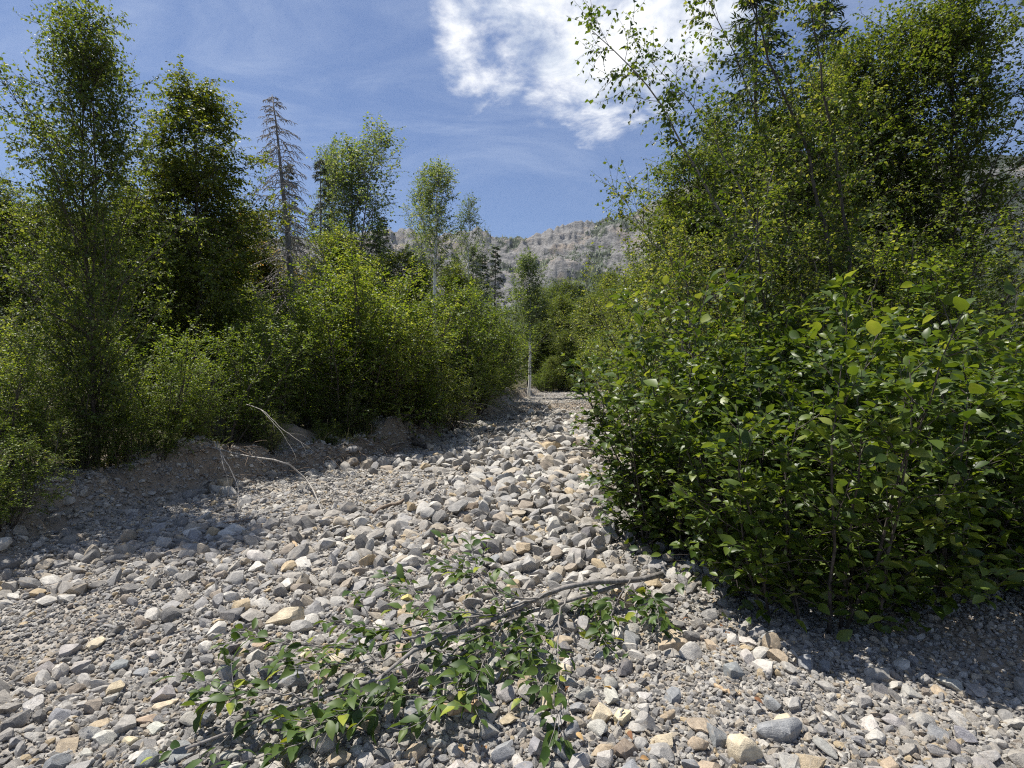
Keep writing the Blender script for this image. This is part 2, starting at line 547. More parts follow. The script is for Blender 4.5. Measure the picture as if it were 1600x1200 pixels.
gul = np.abs(fbm(wx / 150, MY / 900, 13, 2, 0.5)) + 0.45 * np.abs(fbm(wx / 46, MY / 420, 14, 3, 0.55))
amp = 0.55 + 1.1 * (fbm(MX / 330, MY / 330, 17, 2) + 0.25)
MZ = MZ + wall * (-62 * amp * np.clip(0.42 - gul, 0, 1) + 34 * fbm(MX / 110, MY / 80, 23, 4, 0.6) + 15 * fbm(MX / 20, MY / 26, 43, 3, 0.62))
MZ = MZ + 22 * fbm(MX / 260, MY / 260, 33, 4) * sstep(MY, 500, 900) * (1 - sstep(MY, 1850, 1990))
for st, tilt, ph, am in ((27.0, 0.22, 0.0, 0.30), (61.0, -0.10, 0.4, 0.24)):
    q = (MZ + tilt * MX + 70 * u + 30 * fbm(MX / 120, MY / 120, 19, 4)) / st + ph
    fr = q - np.floor(q)
    MZ = MZ + wall * np.clip(am + 0.9 * fbm(MX / 140, MY / 90 + 4, 29, 3), 0, 0.6) * st * (sstep(fr, 0.15, 0.85) - fr)
MZ = MZ + np.interp(MY, [420, 1000], [float(bed(np.array([420.0]))[0]) - 2, 6.0]) * (MY < 1400)
vegv = np.interp(dep, [420, 1350, 1500, 1620, 1720, 1900, 2010, 2100], [1, 1, 0.74, 0.52, 0.42, 0.37, 0.48, 0.4])
vegv = vegv + 0.5 * fbm(MX / 130, MY / 90, 91, 4) + 0.22 * sstep(np.abs(A_ + 0.05), 0.3, 0.5)
ny, nx = MX.shape
ii = (np.arange(ny - 1)[:, None] * nx + np.arange(nx - 1)[None, :]).ravel()
mme = mesh_new('mountain', np.stack([MX, MY, MZ], -1).reshape(-1, 3), [np.stack([ii, ii + 1, ii + 1 + nx, ii + nx], -1)], M_MOUNTAIN, False)
a = mme.attributes.new('veg', 'FLOAT', 'POINT')
a.data.foreach_set('value', vegv.astype(np.float32).ravel())
link('mountain', mme, kind='structure')

# far conifers on the mountain: one mass
rng = np.random.default_rng(5)
cand = rng.random((60000, 2))
ci = (cand[:, 1] ** 0.8 * (ny - 20)).astype(int) + 4
cj = (cand[:, 0] * (nx - 1)).astype(int)
keep = (vegv[ci, cj] + rng.normal(0, 0.07, len(ci)) > 0.56) & (np.abs(A_[ci, cj]) < 1.1)
ci, cj = ci[keep][:14000], cj[keep][:14000]
B = np.stack([MX[ci, cj], MY[ci, cj], MZ[ci, cj] - 1.0], -1) + np.concatenate([rng.normal(0, 2.0, (len(ci), 2)), np.zeros((len(ci), 1))], 1)
hh = rng.uniform(8, 17, len(ci)) * np.interp(B[:, 1], [400, 2000], [1.1, 0.8])
ang = np.arange(5) / 5 * 2 * math.pi
ringv = np.stack([np.cos(ang), np.sin(ang), np.zeros(5)], -1)
V = np.concatenate([B[:, None, :] + ringv[None] * (hh * 0.17)[:, None, None] * rng.uniform(0.7, 1.3, (len(ci), 5, 1)),
                    (B + np.stack([0 * hh, 0 * hh, hh], -1))[:, None, :]], 1)
base = np.arange(len(ci))[:, None] * 6
T = np.stack([np.stack([base[:, 0] + k, base[:, 0] + (k + 1) % 5, base[:, 0] + 5], -1) for k in range(5)], 1).reshape(-1, 3)
link('mountain_forest', mesh_new('mountain_forest', V.reshape(-1, 3), [T], M_NEEDLE, False, {'rnd': np.repeat(rng.random(len(ci)), 5)}),
     label='dark conifer wood on the ledges and lower slopes of the grey mountain', cat='forest', kind='stuff')


# thin summer haze between here and the mountain
zt = float(MZ.max()) + 30
hb = [(x, y, z) for z in (-40.0, zt) for x, y in ((-7200, -420), (7200, -420), (7200, 2720), (-7200, 2720))]
hv, hn, hout = new_mat('haze')
vol = hn.add('ShaderNodeVolumePrincipled')
vol.inputs['Color'].default_value = (0.80, 0.88, 1.0, 1)
vol.inputs['Density'].default_value = 0.000028
vol.inputs['Anisotropy'].default_value = 0.2
hn.link(vol.outputs[0], hout.inputs['Volume'])
link('haze', mesh_new('haze', hb, [np.array([[3, 2, 1, 0], [4, 5, 6, 7], [0, 1, 5, 4], [1, 2, 6, 5], [2, 3, 7, 6], [3, 0, 4, 7]])], hv), label='thin blue summer haze in front of the mountain', cat='haze', kind='stuff')

# ------------------------------------------------------------------ plant growing
def grow(rng, S, D, L, nseg, wig, trop):
    n = len(S)
    P = np.empty((n, nseg + 1, 3))
    P[:, 0] = S
    d = D.copy()
    for k in range(nseg):
        d = unit(d + rng.normal(0, wig, (n, 3)) + trop)
        P[:, k + 1] = P[:, k] + d * (L / nseg)[:, None]
    return P


def taper(r0, n, end=0.25):
    return r0[:, None] * np.linspace(1, end, n)[None, :]


def sample(P, t):
    """P (n,m,3), t (n,k) -> points, tangents (n,k,3)"""
    n, m, _ = P.shape
    f = t * (m - 1)
    i = np.clip(f.astype(int), 0, m - 2)
    fr_ = (f - i)[..., None]
    r = np.arange(n)[:, None]
    a_, b_ = P[r, i], P[r, i + 1]
    return a_ + (b_ - a_) * fr_, unit(b_ - a_)


def kids(rng, P, k, t0, t1, ang, angj=0.2, flat=0.0):
    n = len(P)
    t = t0 + (t1 - t0) * (np.arange(k)[None, :] + rng.random((n, k))) / k
    pos, tan = sample(P, t)
    az = np.arange(k)[None, :] * 2.39996 + rng.random((n, 1)) * 6.283 + rng.normal(0, 0.4, (n, k))
    if flat:
        az = np.where(np.arange(k)[None, :] % 2 == 0, 0, math.pi) + rng.normal(0, 0.35, (n, k))
        ref = np.broadcast_to(np.array([0, 0, 1.0]), tan.shape)
    else:
        ref = np.where(np.abs(tan[..., 2:3]) > 0.9, np.array([1.0, 0, 0]), np.array([0, 0, 1.0]))
    uu = unit(np.cross(tan, ref))
    vv = np.cross(tan, uu)
    a_ = (ang + rng.normal(0, angj, (n, k)))[..., None]
    perp = uu * np.cos(az)[..., None] + vv * np.sin(az)[..., None]
    d = unit(tan * np.cos(a_) + perp * np.sin(a_))
    return pos.reshape(-1, 3), d.reshape(-1, 3), t.reshape(-1)


class Plant:
    def __init__(self):
        self.tubes = {}
        self.leaf = []

    def tube(self, part, P, R, sides=4):
        self.tubes.setdefault(part, []).append((P, R, sides))

    def leaves(self, rng, P, k, t0, t1, length, hang=0.2, up=0.8, spread=0.9, jit=0.35, fwd=0.5):
        n = len(P)
        t = t0 + (t1 - t0) * (np.arange(k)[None, :] + rng.random((n, k)) * 0.7) / k
        pos, tan = sample(P, t)
        ref = np.where(np.abs(tan[..., 2:3]) > 0.95, np.array([1.0, 0, 0]), np.array([0, 0, 1.0]))
        side = unit(np.cross(tan, ref)) * np.where(np.arange(k) % 2 == 0, 1, -1)[None, :, None]
        ax = unit(tan * fwd + side * spread + rng.normal(0, jit, tan.shape) - np.array([0, 0, hang]))
        nr = np.array([0, 0, up]) + rng.normal(0, 0.45, tan.shape)
        nr = unit(nr - ax * np.sum(nr * ax, -1, keepdims=True))
        L = length * rng.uniform(0.45, 1.2, (n, k))
        pos = pos + ax * (0.12 * L[..., None])
        self.leaf.append((pos.reshape(-1, 3), ax.reshape(-1, 3), nr.reshape(-1, 3), L.reshape(-1)))

    def tube_mesh(self, name, part, mat):
        Vs, Fs, o = [], [], 0
        for P, R, sides in self.tubes[part]:
            n, m, _ = P.shape
            tan = np.empty_like(P)
            tan[:, 1:-1] = P[:, 2:] - P[:, :-2]
            tan[:, 0] = P[:, 1] - P[:, 0]
            tan[:, -1] = P[:, -1] - P[:, -2]
            tan = unit(tan)
            mean = unit(P[:, -1] - P[:, 0])
            ref = np.where(np.abs(mean[:, 2:3]) > 0.8, np.array([1.0, 0, 0]), np.array([0, 0, 1.0]))[:, None, :]
            uu = unit(np.cross(tan, np.broadcast_to(ref, tan.shape)))
            vv = np.cross(tan, uu)
            th = np.arange(sides) / sides * 2 * math.pi
            ring = P[:, :, None, :] + R[:, :, None, None] * (uu[:, :, None, :] * np.cos(th)[:, None] + vv[:, :, None, :] * np.sin(th)[:, None])
            Vs.append(ring.reshape(-1, 3))
            b_ = o + (np.arange(n)[:, None, None] * m + np.arange(m - 1)[None, :, None]) * sides
            k_ = np.arange(sides)[None, None, :]
            k2 = (k_ + 1) % sides
            Fs.append(np.stack([b_ + k_, b_ + k2, b_ + sides + k2, b_ + sides + k_], -1).reshape(-1, 4))
            if sides >= 5:
                for e, rev in ((0, True), (m - 1, False)):
                    idx = o + (np.arange(n)[:, None] * m + e) * sides + np.arange(sides)[None, :]
                    Fs.append((idx[:, ::-1] if rev else idx) if sides != 4 else idx)
            o += n * m * sides
        by = {}
        for f in Fs:
            by.setdefault(f.shape[1], []).append(f)
        return mesh_new(name, np.concatenate(Vs), [np.concatenate(v) for v in by.values()], mat, True)

    def all_leaves(self):
        return [np.concatenate([l[i] for l in self.leaf]) for i in range(4)]

    def leaf_mesh(self, name, mat, rng, wr=0.7, fold=0.18, data=None, detail=False):
        P, A, Nn, L = data if data is not None else self.all_leaves()
        n = len(P)
        S = np.cross(Nn, A)
        W = (L * wr * 0.5 * rng.uniform(0.85, 1.15, n))[:, None]
        Lc = L[:, None]
        rnd = rng.random(n)
        if not detail:
            up = Nn * W * 2 * fold
            V = np.stack([P, P + A * Lc * 0.45 + S * W + up, P + A * Lc - Nn * Lc * 0.06, P + A * Lc * 0.45 - S * W + up], 1)
            b_ = np.arange(n)[:, None] * 4
            T = np.concatenate([b_ + np.array([[0, 1, 2]]), b_ + np.array([[0, 2, 3]])], 1).reshape(-1, 3)
            return mesh_new(name, V.reshape(-1, 3), [T], mat, False, {'rnd': np.repeat(rnd, 2)})
        rib, sidev = LEAF_RIB, LEAF_SIDE
        V = []
        for (x, zc) in rib:
            V.append(P + A * Lc * x + Nn * Lc * zc)
        for sgn in (1, -1):
            for (x, wd, zc) in sidev:
                V.append(P + A * Lc * x + S * W * wd * sgn + Nn * Lc * (zc + fold * wd * 0.45))
        V = np.stack(V, 1)
        m_ = V.shape[1]
        b_ = np.arange(n)[:, None] * m_
        T = np.concatenate([b_ + np.array([f]) for f in LEAF_FACES], 1).reshape(-1, 3)
        return mesh_new(name, V.reshape(-1, 3), [T], mat, True, {'rnd': np.repeat(rnd, len(LEAF_FACES))})


# one broad leaf: midrib of four points, three points down each side
LEAF_RIB = [(0, 0), (0.33, 0.03), (0.68, 0.02), (1.0, -0.07)]
LEAF_SIDE = [(0.16, 0.62, 0.015), (0.42, 1.0, 0.025), (0.74, 0.66, 0.0)]
LEAF_FACES = [(0, 4, 1), (4, 5, 1), (1, 5, 2), (5, 6, 2), (2, 6, 3), (0, 1, 7), (7, 1, 8), (1, 2, 8), (8, 2, 9), (2, 3, 9)]


def single_leaf(name, mat, rnd, wr=0.6, fold=0.25, curl=0.0, wave=0.0):
    V = [(x, 0, z - curl * x * x) for x, z in LEAF_RIB]
    for sgn in (1, -1):
        for i, (x, wd, z) in enumerate(LEAF_SIDE):
            V.append((x, sgn * wd * wr * 0.5, z + fold * wd * 0.25 - curl * x * x + wave * (-1) ** i * sgn * 0.02))
    return mesh_new(name, V, [np.array(LEAF_FACES)], mat, True, {'rnd': np.full(len(LEAF_FACES), rnd)})


def basis(p, ax, nr, L):
    s = np.cross(nr, ax)
    return Matrix(((ax[0] * L, s[0] * L, nr[0] * L, p[0]), (ax[1] * L, s[1] * L, nr[1] * L, p[1]), (ax[2] * L, s[2] * L, nr[2] * L, p[2]), (0, 0, 0, 1)))


def shrub(seed, H=4.0, spread=0.5, stems=11, lean=0.38, branches=15, twigs=8, nleaf=10, leaf=0.062, low=0.10, hang=0.2, droop=0.0):
    rng = np.random.default_rng(seed)
    p = Plant()
    az = np.arange(stems) * 2.39996 + rng.normal(0, 0.4, stems)
    rad = spread * np.sqrt(rng.random(stems))
    S = np.stack([np.cos(az) * rad * 0.7, np.sin(az) * rad * 0.7, np.full(stems, -0.25)], -1)
    ln = lean * (0.25 + rng.random(stems))
    D = unit(np.stack([np.cos(az) * ln, np.sin(az) * ln, np.ones(stems)], -1))
    L = H * rng.uniform(0.62, 1.06, stems)
    P0 = grow(rng, S, D, L, 9, 0.07, np.array([0, 0, 0.03]))
    p.tube('trunk', P0, taper(0.010 * H * rng.uniform(0.6, 1.0, stems), 10, 0.15), 5)
    bp, bd, bt = kids(rng, P0, branches, low, 0.99, 0.95)
    bl = H * 0.30 * (1.08 - 0.75 * bt) * rng.uniform(0.5, 1.25, len(bt))
    P1 = grow(rng, bp, bd, bl, 5, 0.13, np.array([0, 0, 0.05 - droop]))
    p.tube('branches', P1, taper(0.0028 * H * (1.1 - 0.6 * bt), 6, 0.3), 3)
    tp, td, tt = kids(rng, P1, twigs, 0.12, 1.0, 0.8)
    tlen = H * 0.085 * rng.uniform(0.5, 1.3, len(tt))
    P2 = grow(rng, tp, td, tlen, 3, 0.15, np.array([0, 0, 0.02 - droop]))
    p.tube('branches', P2, taper(np.full(len(tt), 0.0008 * H), 4, 0.5), 3)
    p.leaves(rng, P2, nleaf, 0.1, 1.05, leaf, hang)
    p.leaves(rng, P0, 14, 0.75, 1.02, leaf, hang)
    return p, rng


def tree(seed, H=9.0, stems=1, crown_lo=0.3, radius=0.22, branches=34, angle=0.75, twigs=9, nleaf=9, leaf=0.06, droop=0.0, up=0.06, hang=0.3, thick=0.010, tw=0.06, sub=5):
    rng = np.random.default_rng(seed)
    p = Plant()
    az = rng.random(stems) * 6.283
    S = np.stack([np.cos(az), np.sin(az), np.zeros(stems)], -1) * 0.02 * H * (stems > 1)
    S[:, 2] = -0.3
    sp = 0.16 if stems > 1 else 0.03
    D = unit(np.stack([np.cos(az) * sp, np.sin(az) * sp, np.ones(stems)], -1))
    L = H * rng.uniform(0.8, 1.0, stems)
    L[0] = H
    P0 = grow(rng, S, D, L + 0.3, 12, 0.045, np.array([0, 0, 0.03]))
    drift = P0[:, -1, :2] - S[:, :2] * (1 + 1.2 * (stems > 1))
    P0[:, :, :2] -= 0.9 * drift[:, None, :] * np.linspace(0, 1, 13)[None, :, None]
    p.tube('trunk', P0, taper(np.full(stems, thick * H / stems ** 0.4), 13, 0.12), 7)
    bp, bd, bt = kids(rng, P0, branches, crown_lo, 1.0, angle)
    prof = np.sin(np.clip((bt - crown_lo) / (1 - crown_lo), 0, 1) ** 0.75 * math.pi * 0.86 + 0.38)
    bl = H * radius * np.clip(prof, 0.12, 1) * rng.uniform(0.3, 1.5, len(bt))
    P1 = grow(rng, bp, bd, bl, 6, 0.10, np.array([0, 0, up]))
    p.tube('branches', P1, taper(0.0032 * H * (1.15 - 0.8 * bt), 7, 0.25), 4)
    sp_, sd, s_t = kids(rng, P1, sub, 0.25, 1.0, 0.75)
    sl = H * radius * 0.38 * rng.uniform(0.5, 1.2, len(s_t))
    P2 = grow(rng, sp_, sd, sl, 4, 0.13, np.array([0, 0, up * 0.5 - droop]))
    p.tube('branches', P2, taper(np.full(len(s_t), 0.0010 * H), 5, 0.4), 3)
    tp, td, tt = kids(rng, np.concatenate([P2]), twigs, 0.15, 1.0, 0.8)
    P3 = grow(rng, tp, td, H * tw * rng.uniform(0.4, 1.1, len(tt)), 3, 0.15, np.array([0, 0, -droop]))
    p.tube('branches', P3, taper(np.full(len(tt), 0.0004 * H), 4, 0.6), 3)
    p.leaves(rng, P3, nleaf, 0.1, 1.05, leaf, hang)
    return p, rng


def spruce(seed, H=9.0, radius=0.16, branches=120, twigs=13, cards=6, size=0.15, lo=0.04, needles=True, droop=0.06, power=0.85, gap=0.0, tw=1.0):
    rng = np.random.default_rng(seed)
    p = Plant()
    P0 = grow(rng, np.array([[0, 0, -0.3]]), np.array([[0.01, 0.0, 1.0]]), np.array([H + 0.3]), 14, 0.012, np.array([0, 0, 0.02]))
    p.tube('trunk', P0, taper(np.array([0.013 * H]), 15, 0.06), 8)
    bp, bd, bt = kids(rng, P0, branches, lo, 0.995, 1.5, 0.15)
    bl = H * radius * (1.0 - bt) ** power * rng.uniform(0.6, 1.2, len(bt)) + 0.012 * H
    if gap:
        k_ = rng.random(len(bt)) > gap
        bp, bd, bt, bl = bp[k_], bd[k_], bt[k_], bl[k_]
    bd = unit(bd + np.array([0, 0, 1.0]) * (0.55 * bt - 0.25)[:, None])
    P1 = grow(rng, bp, bd, bl, 5, 0.05, np.array([0, 0, -droop]))
    p.tube('branches', P1, taper(0.0018 * H * (1.2 - bt) * tw ** 0.4, 6, 0.3), 3)
    tp, td, tt = kids(rng, P1, twigs, 0.12, 1.0, 0.85, 0.15, flat=1.0)
    tl_ = np.repeat(bl, twigs) * 0.42 * (1.15 - tt) * rng.uniform(0.6, 1.2, len(tt)) + 0.006 * H
    P2 = grow(rng, tp, td, tl_, 3, 0.10 if needles else 0.16, np.array([0, 0, -droop * 2]))
    p.tube('branches', P2, taper(np.full(len(tt), 0.0005 * H * tw), 4, 0.5), 3)
    if needles:
        p.leaves(rng, P2, cards, 0.0, 1.1, size, 0.25, 0.5, 0.55, 0.3, 0.9)
        p.leaves(rng, P1, 8, 0.1, 1.05, size, 0.2, 0.5, 0.55, 0.3, 0.9)
    return p, rng


PROTO = {}


def register(key, pr, trunk_mat, branch_mat, leafm, wr=0.7, fold=0.18, H=4.0):
    p, rng = pr
    d = {'H': H, 'trunk': p.tube_mesh(key + '_trunk', 'trunk', trunk_mat), 'branches': p.tube_mesh(key + '_branches', 'branches', branch_mat)}
    if leafm is not None:
        d['crown'] = p.leaf_mesh(key + '_crown', leafm, rng, wr, fold)
    PROTO[key] = d


def plant(key, name, x, y, H, label, cat, group=None, rz=None, wide=1.0, tilt=(0, 0), z=None):
    d = PROTO[key]
    o = bpy.data.objects.new(name, None)
    o.empty_display_size = 0.2
    COL.objects.link(o)
    o.location = (x, y, gz(x, y) if z is None else z)
    s = H / d['H']
    o.scale = (s * wide, s * wide, s)
    R_ = random.Random(int(x * 131 + y * 977 + H * 13))
    o.rotation_euler = (tilt[0], tilt[1], R_.uniform(0, 6.28) if rz is None else rz)
    tag(o, label, cat, group)
    for part in ('trunk', 'branches', 'crown'):
        if part in d:
            link(part, d[part], o)
    return o


def spot(px, d, top):
    """world x at depth d and the plant height that reaches picture row top"""
    x = (px - 800) / F * d
    return x, d, EYE + (600 - top) / F * d - gz(x, d)


for i in range(4):
    register('alder%d' % i, shrub(100 + i, stems=11 + i % 3, spread=0.55, nleaf=11, leaf=0.066), M_BARK, M_BARK, M_ALDER)
for i in range(3):
    register('willow%d' % i, shrub(140 + i, stems=10 + i, lean=0.34, leaf=0.060, nleaf=11, low=0.08, hang=0.35, droop=0.03), M_BARK, M_BARK, M_WILLOW, 0.6)
for i in range(2):
    register('poplar%d' % i, tree(200 + i, stems=1 + 2 * i, crown_lo=0.34, radius=0.22, branches=34 - 13 * i, angle=0.62, up=0.14, leaf=0.085, nleaf=8 - i, twigs=6), M_GREYBARK, M_GREYBARK, M_POPLAR, 0.85, H=9)
for i in range(2):
    register('aspen%d' % i, tree(220 + i, stems=1, crown_lo=0.52, radius=0.15, branches=22, angle=0.8, up=0.08, leaf=0.075, nleaf=8, twigs=6, thick=0.0085), M_BIRCH, M_GREYBARK, M_POPLAR, 0.85, H=9)
register('whitebirch', tree(226, stems=1, crown_lo=0.56, radius=0.15, branches=26, angle=0.8, up=0.08, leaf=0.08, nleaf=9, twigs=6, thick=0.016), M_BIRCH, M_GREYBARK, M_POPLAR, 0.85, H=9)
register('farbirch', tree(228, stems=1, crown_lo=0.40, radius=0.20, branches=40, angle=0.7, up=0.08, leaf=0.10, nleaf=9, twigs=6, thick=0.0135), M_BIRCH, M_GREYBARK, M_POPLAR, 0.85, H=9)
for i in range(2):
    register('leafy%d' % i, tree(240 + i, stems=2, crown_lo=0.12, radius=0.25, branches=44, angle=0.8, leaf=0.085, nleaf=10, twigs=7, sub=6), M_BARK, M_BARK, M_WILLOW, 0.75, H=9)
register('cotton0', tree(260, stems=2, crown_lo=0.28, radius=0.20, branches=52, angle=0.95, up=0.0, droop=0.06, leaf=0.095, nleaf=10, twigs=7, sub=6, hang=0.5), M_BARK, M_BARK, M_COTTON, 0.7, H=9)
for i in range(3):
    register('spruce%d' % i, spruce(300 + i, H=9, radius=0.17 + 0.02 * i), M_BARK, M_BARK, M_NEEDLE, 0.22, 0.1, H=9)
register('greyspruce0', spruce(310, H=9, radius=0.14, branches=110, cards=5, droop=0.10, gap=0.25), M_DEADGREY, M_DEADGREY, M_NEEDLE_GREY, 0.2, 0.1, H=9)
register('deadspruce', spruce(320, H=9.5, radius=0.155, branches=200, twigs=11, needles=False, droop=0.19, lo=0.02, power=0.62, tw=2.0), M_DEADGREY, M_DEADTWIG, None, H=9.5)

# ------------------------------------------------------------------ left bank vegetation
G_LEFT = 'green bushes crowded along the left bank'
rows = [
    # px, depth, top row, kind, label
    (-20, 5.6, 500, 'alder1', 'green bush at the far left on the bank, nearest to the viewer'),
    (130, 6.6, 500, 'willow0', 'green bush on the left bank, second from the far left'),
    (255, 7.6, 505, 'alder2', 'green bush on the left bank just left of the pale arched dead branch'),
    (345, 8.9, 490, 'alder0', 'light green bush behind the pale arched dead branch'),
    (425, 10.4, 480, 'alder3', 'yellowish green bush in front of the bare dead conifer'),
    (510, 11.8, 428, 'alder1', 'tall green bush just right of the bare dead conifer'),
    (572, 12.6, 400, 'alder2', 'tall bright green bush above the dark eroded bank'),
    (612, 13.4, 388, 'alder0', 'tallest bright green bush, below the little dark conifer tip'),
    (704, 14.6, 488, 'willow1', 'rounded green bush behind the bare earth mound'),
    (745, 18.6, 462, 'alder3', 'green bush right of the white aspen trunk on left bank'),
    (775, 22.0, 458, 'alder1', 'green bush beside the dark gap in the left bank, further up'),
    (762, 27.0, 490, 'alder2', 'last but one green bush up the left bank'),
    (782, 34.0, 545, 'willow2', 'last green bush up the left bank beside the white birch trunk'),
]
for px, d, top, k, lab in rows:
    x, y, H = spot(px, d, top)
    H *= 1.07
    x = min(x, float(left_edge(y)) - 0.75)
    plant(k, 'alder_bush', x, y, H, lab, 'bush', G_LEFT, wide=1.05)
low = [(425, 9.0, 640, 'willow0'), (510, 10.2, 650, 'alder1'), (575, 11.4, 630, 'willow1'), (612, 12.2, 610, 'alder0'), (675, 14.0, 620, 'alder1'), (130, 6.3, 640, 'willow1'), (0, 5.0, 640, 'alder1'), (250, 7.2, 640, 'alder0'), (300, 7.9, 610, 'alder3'), (395, 9.3, 600, 'alder1'), (475, 10.9, 590, 'alder2'), (540, 11.2, 585, 'willow0'), (650, 13.2, 560, 'alder3'), (705, 15.6, 560, 'alder0'), (752, 19.8, 550, 'alder2'), (60, 5.9, 610, 'alder0'), (190, 6.8, 600, 'alder3')]
LOWLAB = {425: 'spilling over the bank just right of the arched dead branch', 510: 'spilling over the bank before the yellowish green bush', 575: 'above the dark eroded bank, left half',
          612: 'above the dark eroded bank, right half', 675: 'just left of the bare earth mound', 130: 'second from the far left edge', 0: 'cut by the far left edge of the view', 250: 'left of the hooked dead branch',
          300: 'at the bank foot left of the pale arched dead branch', 395: 'right behind the pale arched dead branch', 475: 'at the foot of the bare dead conifer',
          540: 'above the dark eroded part of the left bank', 650: 'at the foot of the tallest bright green bush', 705: 'behind the bare earth mound', 752: 'on the left bank beyond the earth mound',
          60: 'at the far left edge of the view', 190: 'on the left bank below the leftmost leafy tree'}
for px, d, top, k in low:
    x, y, H = spot(px, d, top)
    x = min(x, float(left_edge(y)) - (0.05 if px < 470 else 0.3))
    plant(k, 'low_bush', x, y, H, 'low leafy bush ' + LOWLAB[px], 'bush', 'low bushes at the foot of the left thicket', wide=1.25)
BACKLAB = ['the bushes at the far left edge', 'the second bush from the far left', 'the bush left of the arched dead branch', 'the light green bush by the arched dead branch',
           'the yellowish green bush', 'the bare dead conifer and the bush at its foot', 'the tall bush above the dark bank', 'the tallest bright green bush',
           'the bush over the earth mound', 'the bush right of the white aspen trunk', 'the bush by the gap in the bank', 'the last bushes up the left bank']
for i, (px, d, top) in enumerate([(40, 9.5, 470), (180, 10.5, 450), (300, 12.0, 450), (390, 13.5, 440), (470, 14.5, 440), (540, 15.5, 430), (610, 16.5, 425), (640, 18.5, 470), (715, 21.5, 440), (752, 25.0, 450), (770, 31.0, 475), (785, 38.0, 490)]):
    x, y, H = spot(px, d, top)
    plant(('willow0', 'alder1', 'willow2', 'alder3')[i % 4], 'background_bush', x, y, H, 'green bush half hidden behind ' + BACKLAB[i], 'bush', 'second row of bushes on the left bank', wide=1.15)

for px, d, top, k, lab in [(375, 16, 335, 'cotton0', 'mid height yellowish tree left of the bare dead conifer'), (425, 17, 440, 'leafy1', 'low leafy tree right behind the bare dead conifer'),
                           (505, 17, 425, 'leafy0', 'low leafy tree right of the bare dead conifer'), (545, 18, 372, 'leafy1', 'leafy tree under the tall many topped poplar'),
                           (100, 12, 330, 'leafy0', 'leafy tree right of the tall far left tree'), (235, 13, 330, 'leafy1', 'leafy tree left of the tall yellowish tree'),
                           (285, 15, 350, 'cotton0', 'yellowish tree half behind the tall yellowish tree'), (20, 12, 300, 'leafy1', 'leafy tree behind the tall far left tree'),
                           (640, 20, 400, 'leafy0', 'leafy tree behind the white trunked aspen'), (720, 24, 420, 'leafy1', 'leafy tree between aspen and pointed conifers')]:
    x, y, H = spot(px, d, top)
    plant(k, 'leafy_tree', x, y, H, lab, 'tree', 'leafy trees behind the left bank bushes', wide=1.25)
x, y, H = spot(322, 11.6, 158)
plant('cotton0', 'leafy_tree', x, y, H, 'tall yellowish leafy tree at the left with a few rusty leaves', 'tree', wide=1.1)
x, y, H = spot(185, 11.0, 300)
plant('leafy0', 'leafy_tree', x, y, H, 'green leafy tree left of the yellowish tall tree', 'tree', wide=0.8)
x, y, H = spot(165, 6.6, 40)
plant('leafy1', 'leafy_tree', x, y, H, 'tall leafy tree at the far left edge of the view', 'tree', rz=2.2, wide=0.72)
x, y, H = spot(463, 15.0, 150)
plant('deadspruce', 'dead_conifer', x, y, H, 'tall bare dead conifer with drooping grey twigs, left of the poplars', 'dead tree', wide=1.35, tilt=(0, -0.012))
for px, d, top, k, lab in [
        (452, 19, 255, 'greyspruce0', 'thin greyish conifer right behind the bare dead conifer'),
        (500, 20, 248, 'greyspruce0', 'thin half bare conifer between dead conifer and poplar'),
        (420, 22, 330, 'spruce1', 'short dark conifer left of the bare dead conifer'),
        (606, 24, 338, 'spruce0', 'small dark pointed conifer rising over the tallest bush'),
        (735, 30, 383, 'spruce2', 'pointed conifer left of the pair beneath the mountain notch'),
        (770, 32, 385, 'spruce1', 'pointed conifer just beneath the mountain notch'),
        (752, 27, 398, 'spruce2', 'conifer between the two pointed conifers under the notch'),
        (648, 21, 392, 'spruce1', 'dark conifer just left of the white trunked aspen'),
        (590, 22, 372, 'spruce2', 'dark conifer left of the small dark pointed tip'),
        (706, 27, 400, 'spruce0', 'dark conifer just right of the white aspen trunk')]:
    x, y, H = spot(px, d, top)
    plant(k, 'spruce_tree', x, y, H, lab, 'conifer', 'conifers behind the left bank bushes', wide=0.9)
for px, d, top, k, lab, wd in [
        (566, 21, 212, 'poplar1', 'tall airy poplar with several upright tops against the sky', 1.05),
        (520, 23, 250, 'poplar0', 'slender poplar left of the tall many topped poplar', 0.7),
        (684, 16, 268, 'whitebirch', 'slim aspen with a long bare white trunk', 0.9),
        (660, 23, 285, 'aspen1', 'slim aspen just left of the white trunked aspen', 0.8),
        (733, 25, 322, 'aspen1', 'thin leaning aspen at the right end of the left trees', 0.8),
        (826, 33, 408, 'farbirch', 'lone slim birch with white trunk standing beside the upper bed', 0.9)]:
    x, y, H = spot(px, d, top)
    plant(k, 'birch_tree' if px == 826 else ('aspen_tree' if (k.startswith('aspen') or k in ('whitebirch', 'farbirch')) else 'poplar_tree'), x, y, H, lab, 'tree', wide=wd)

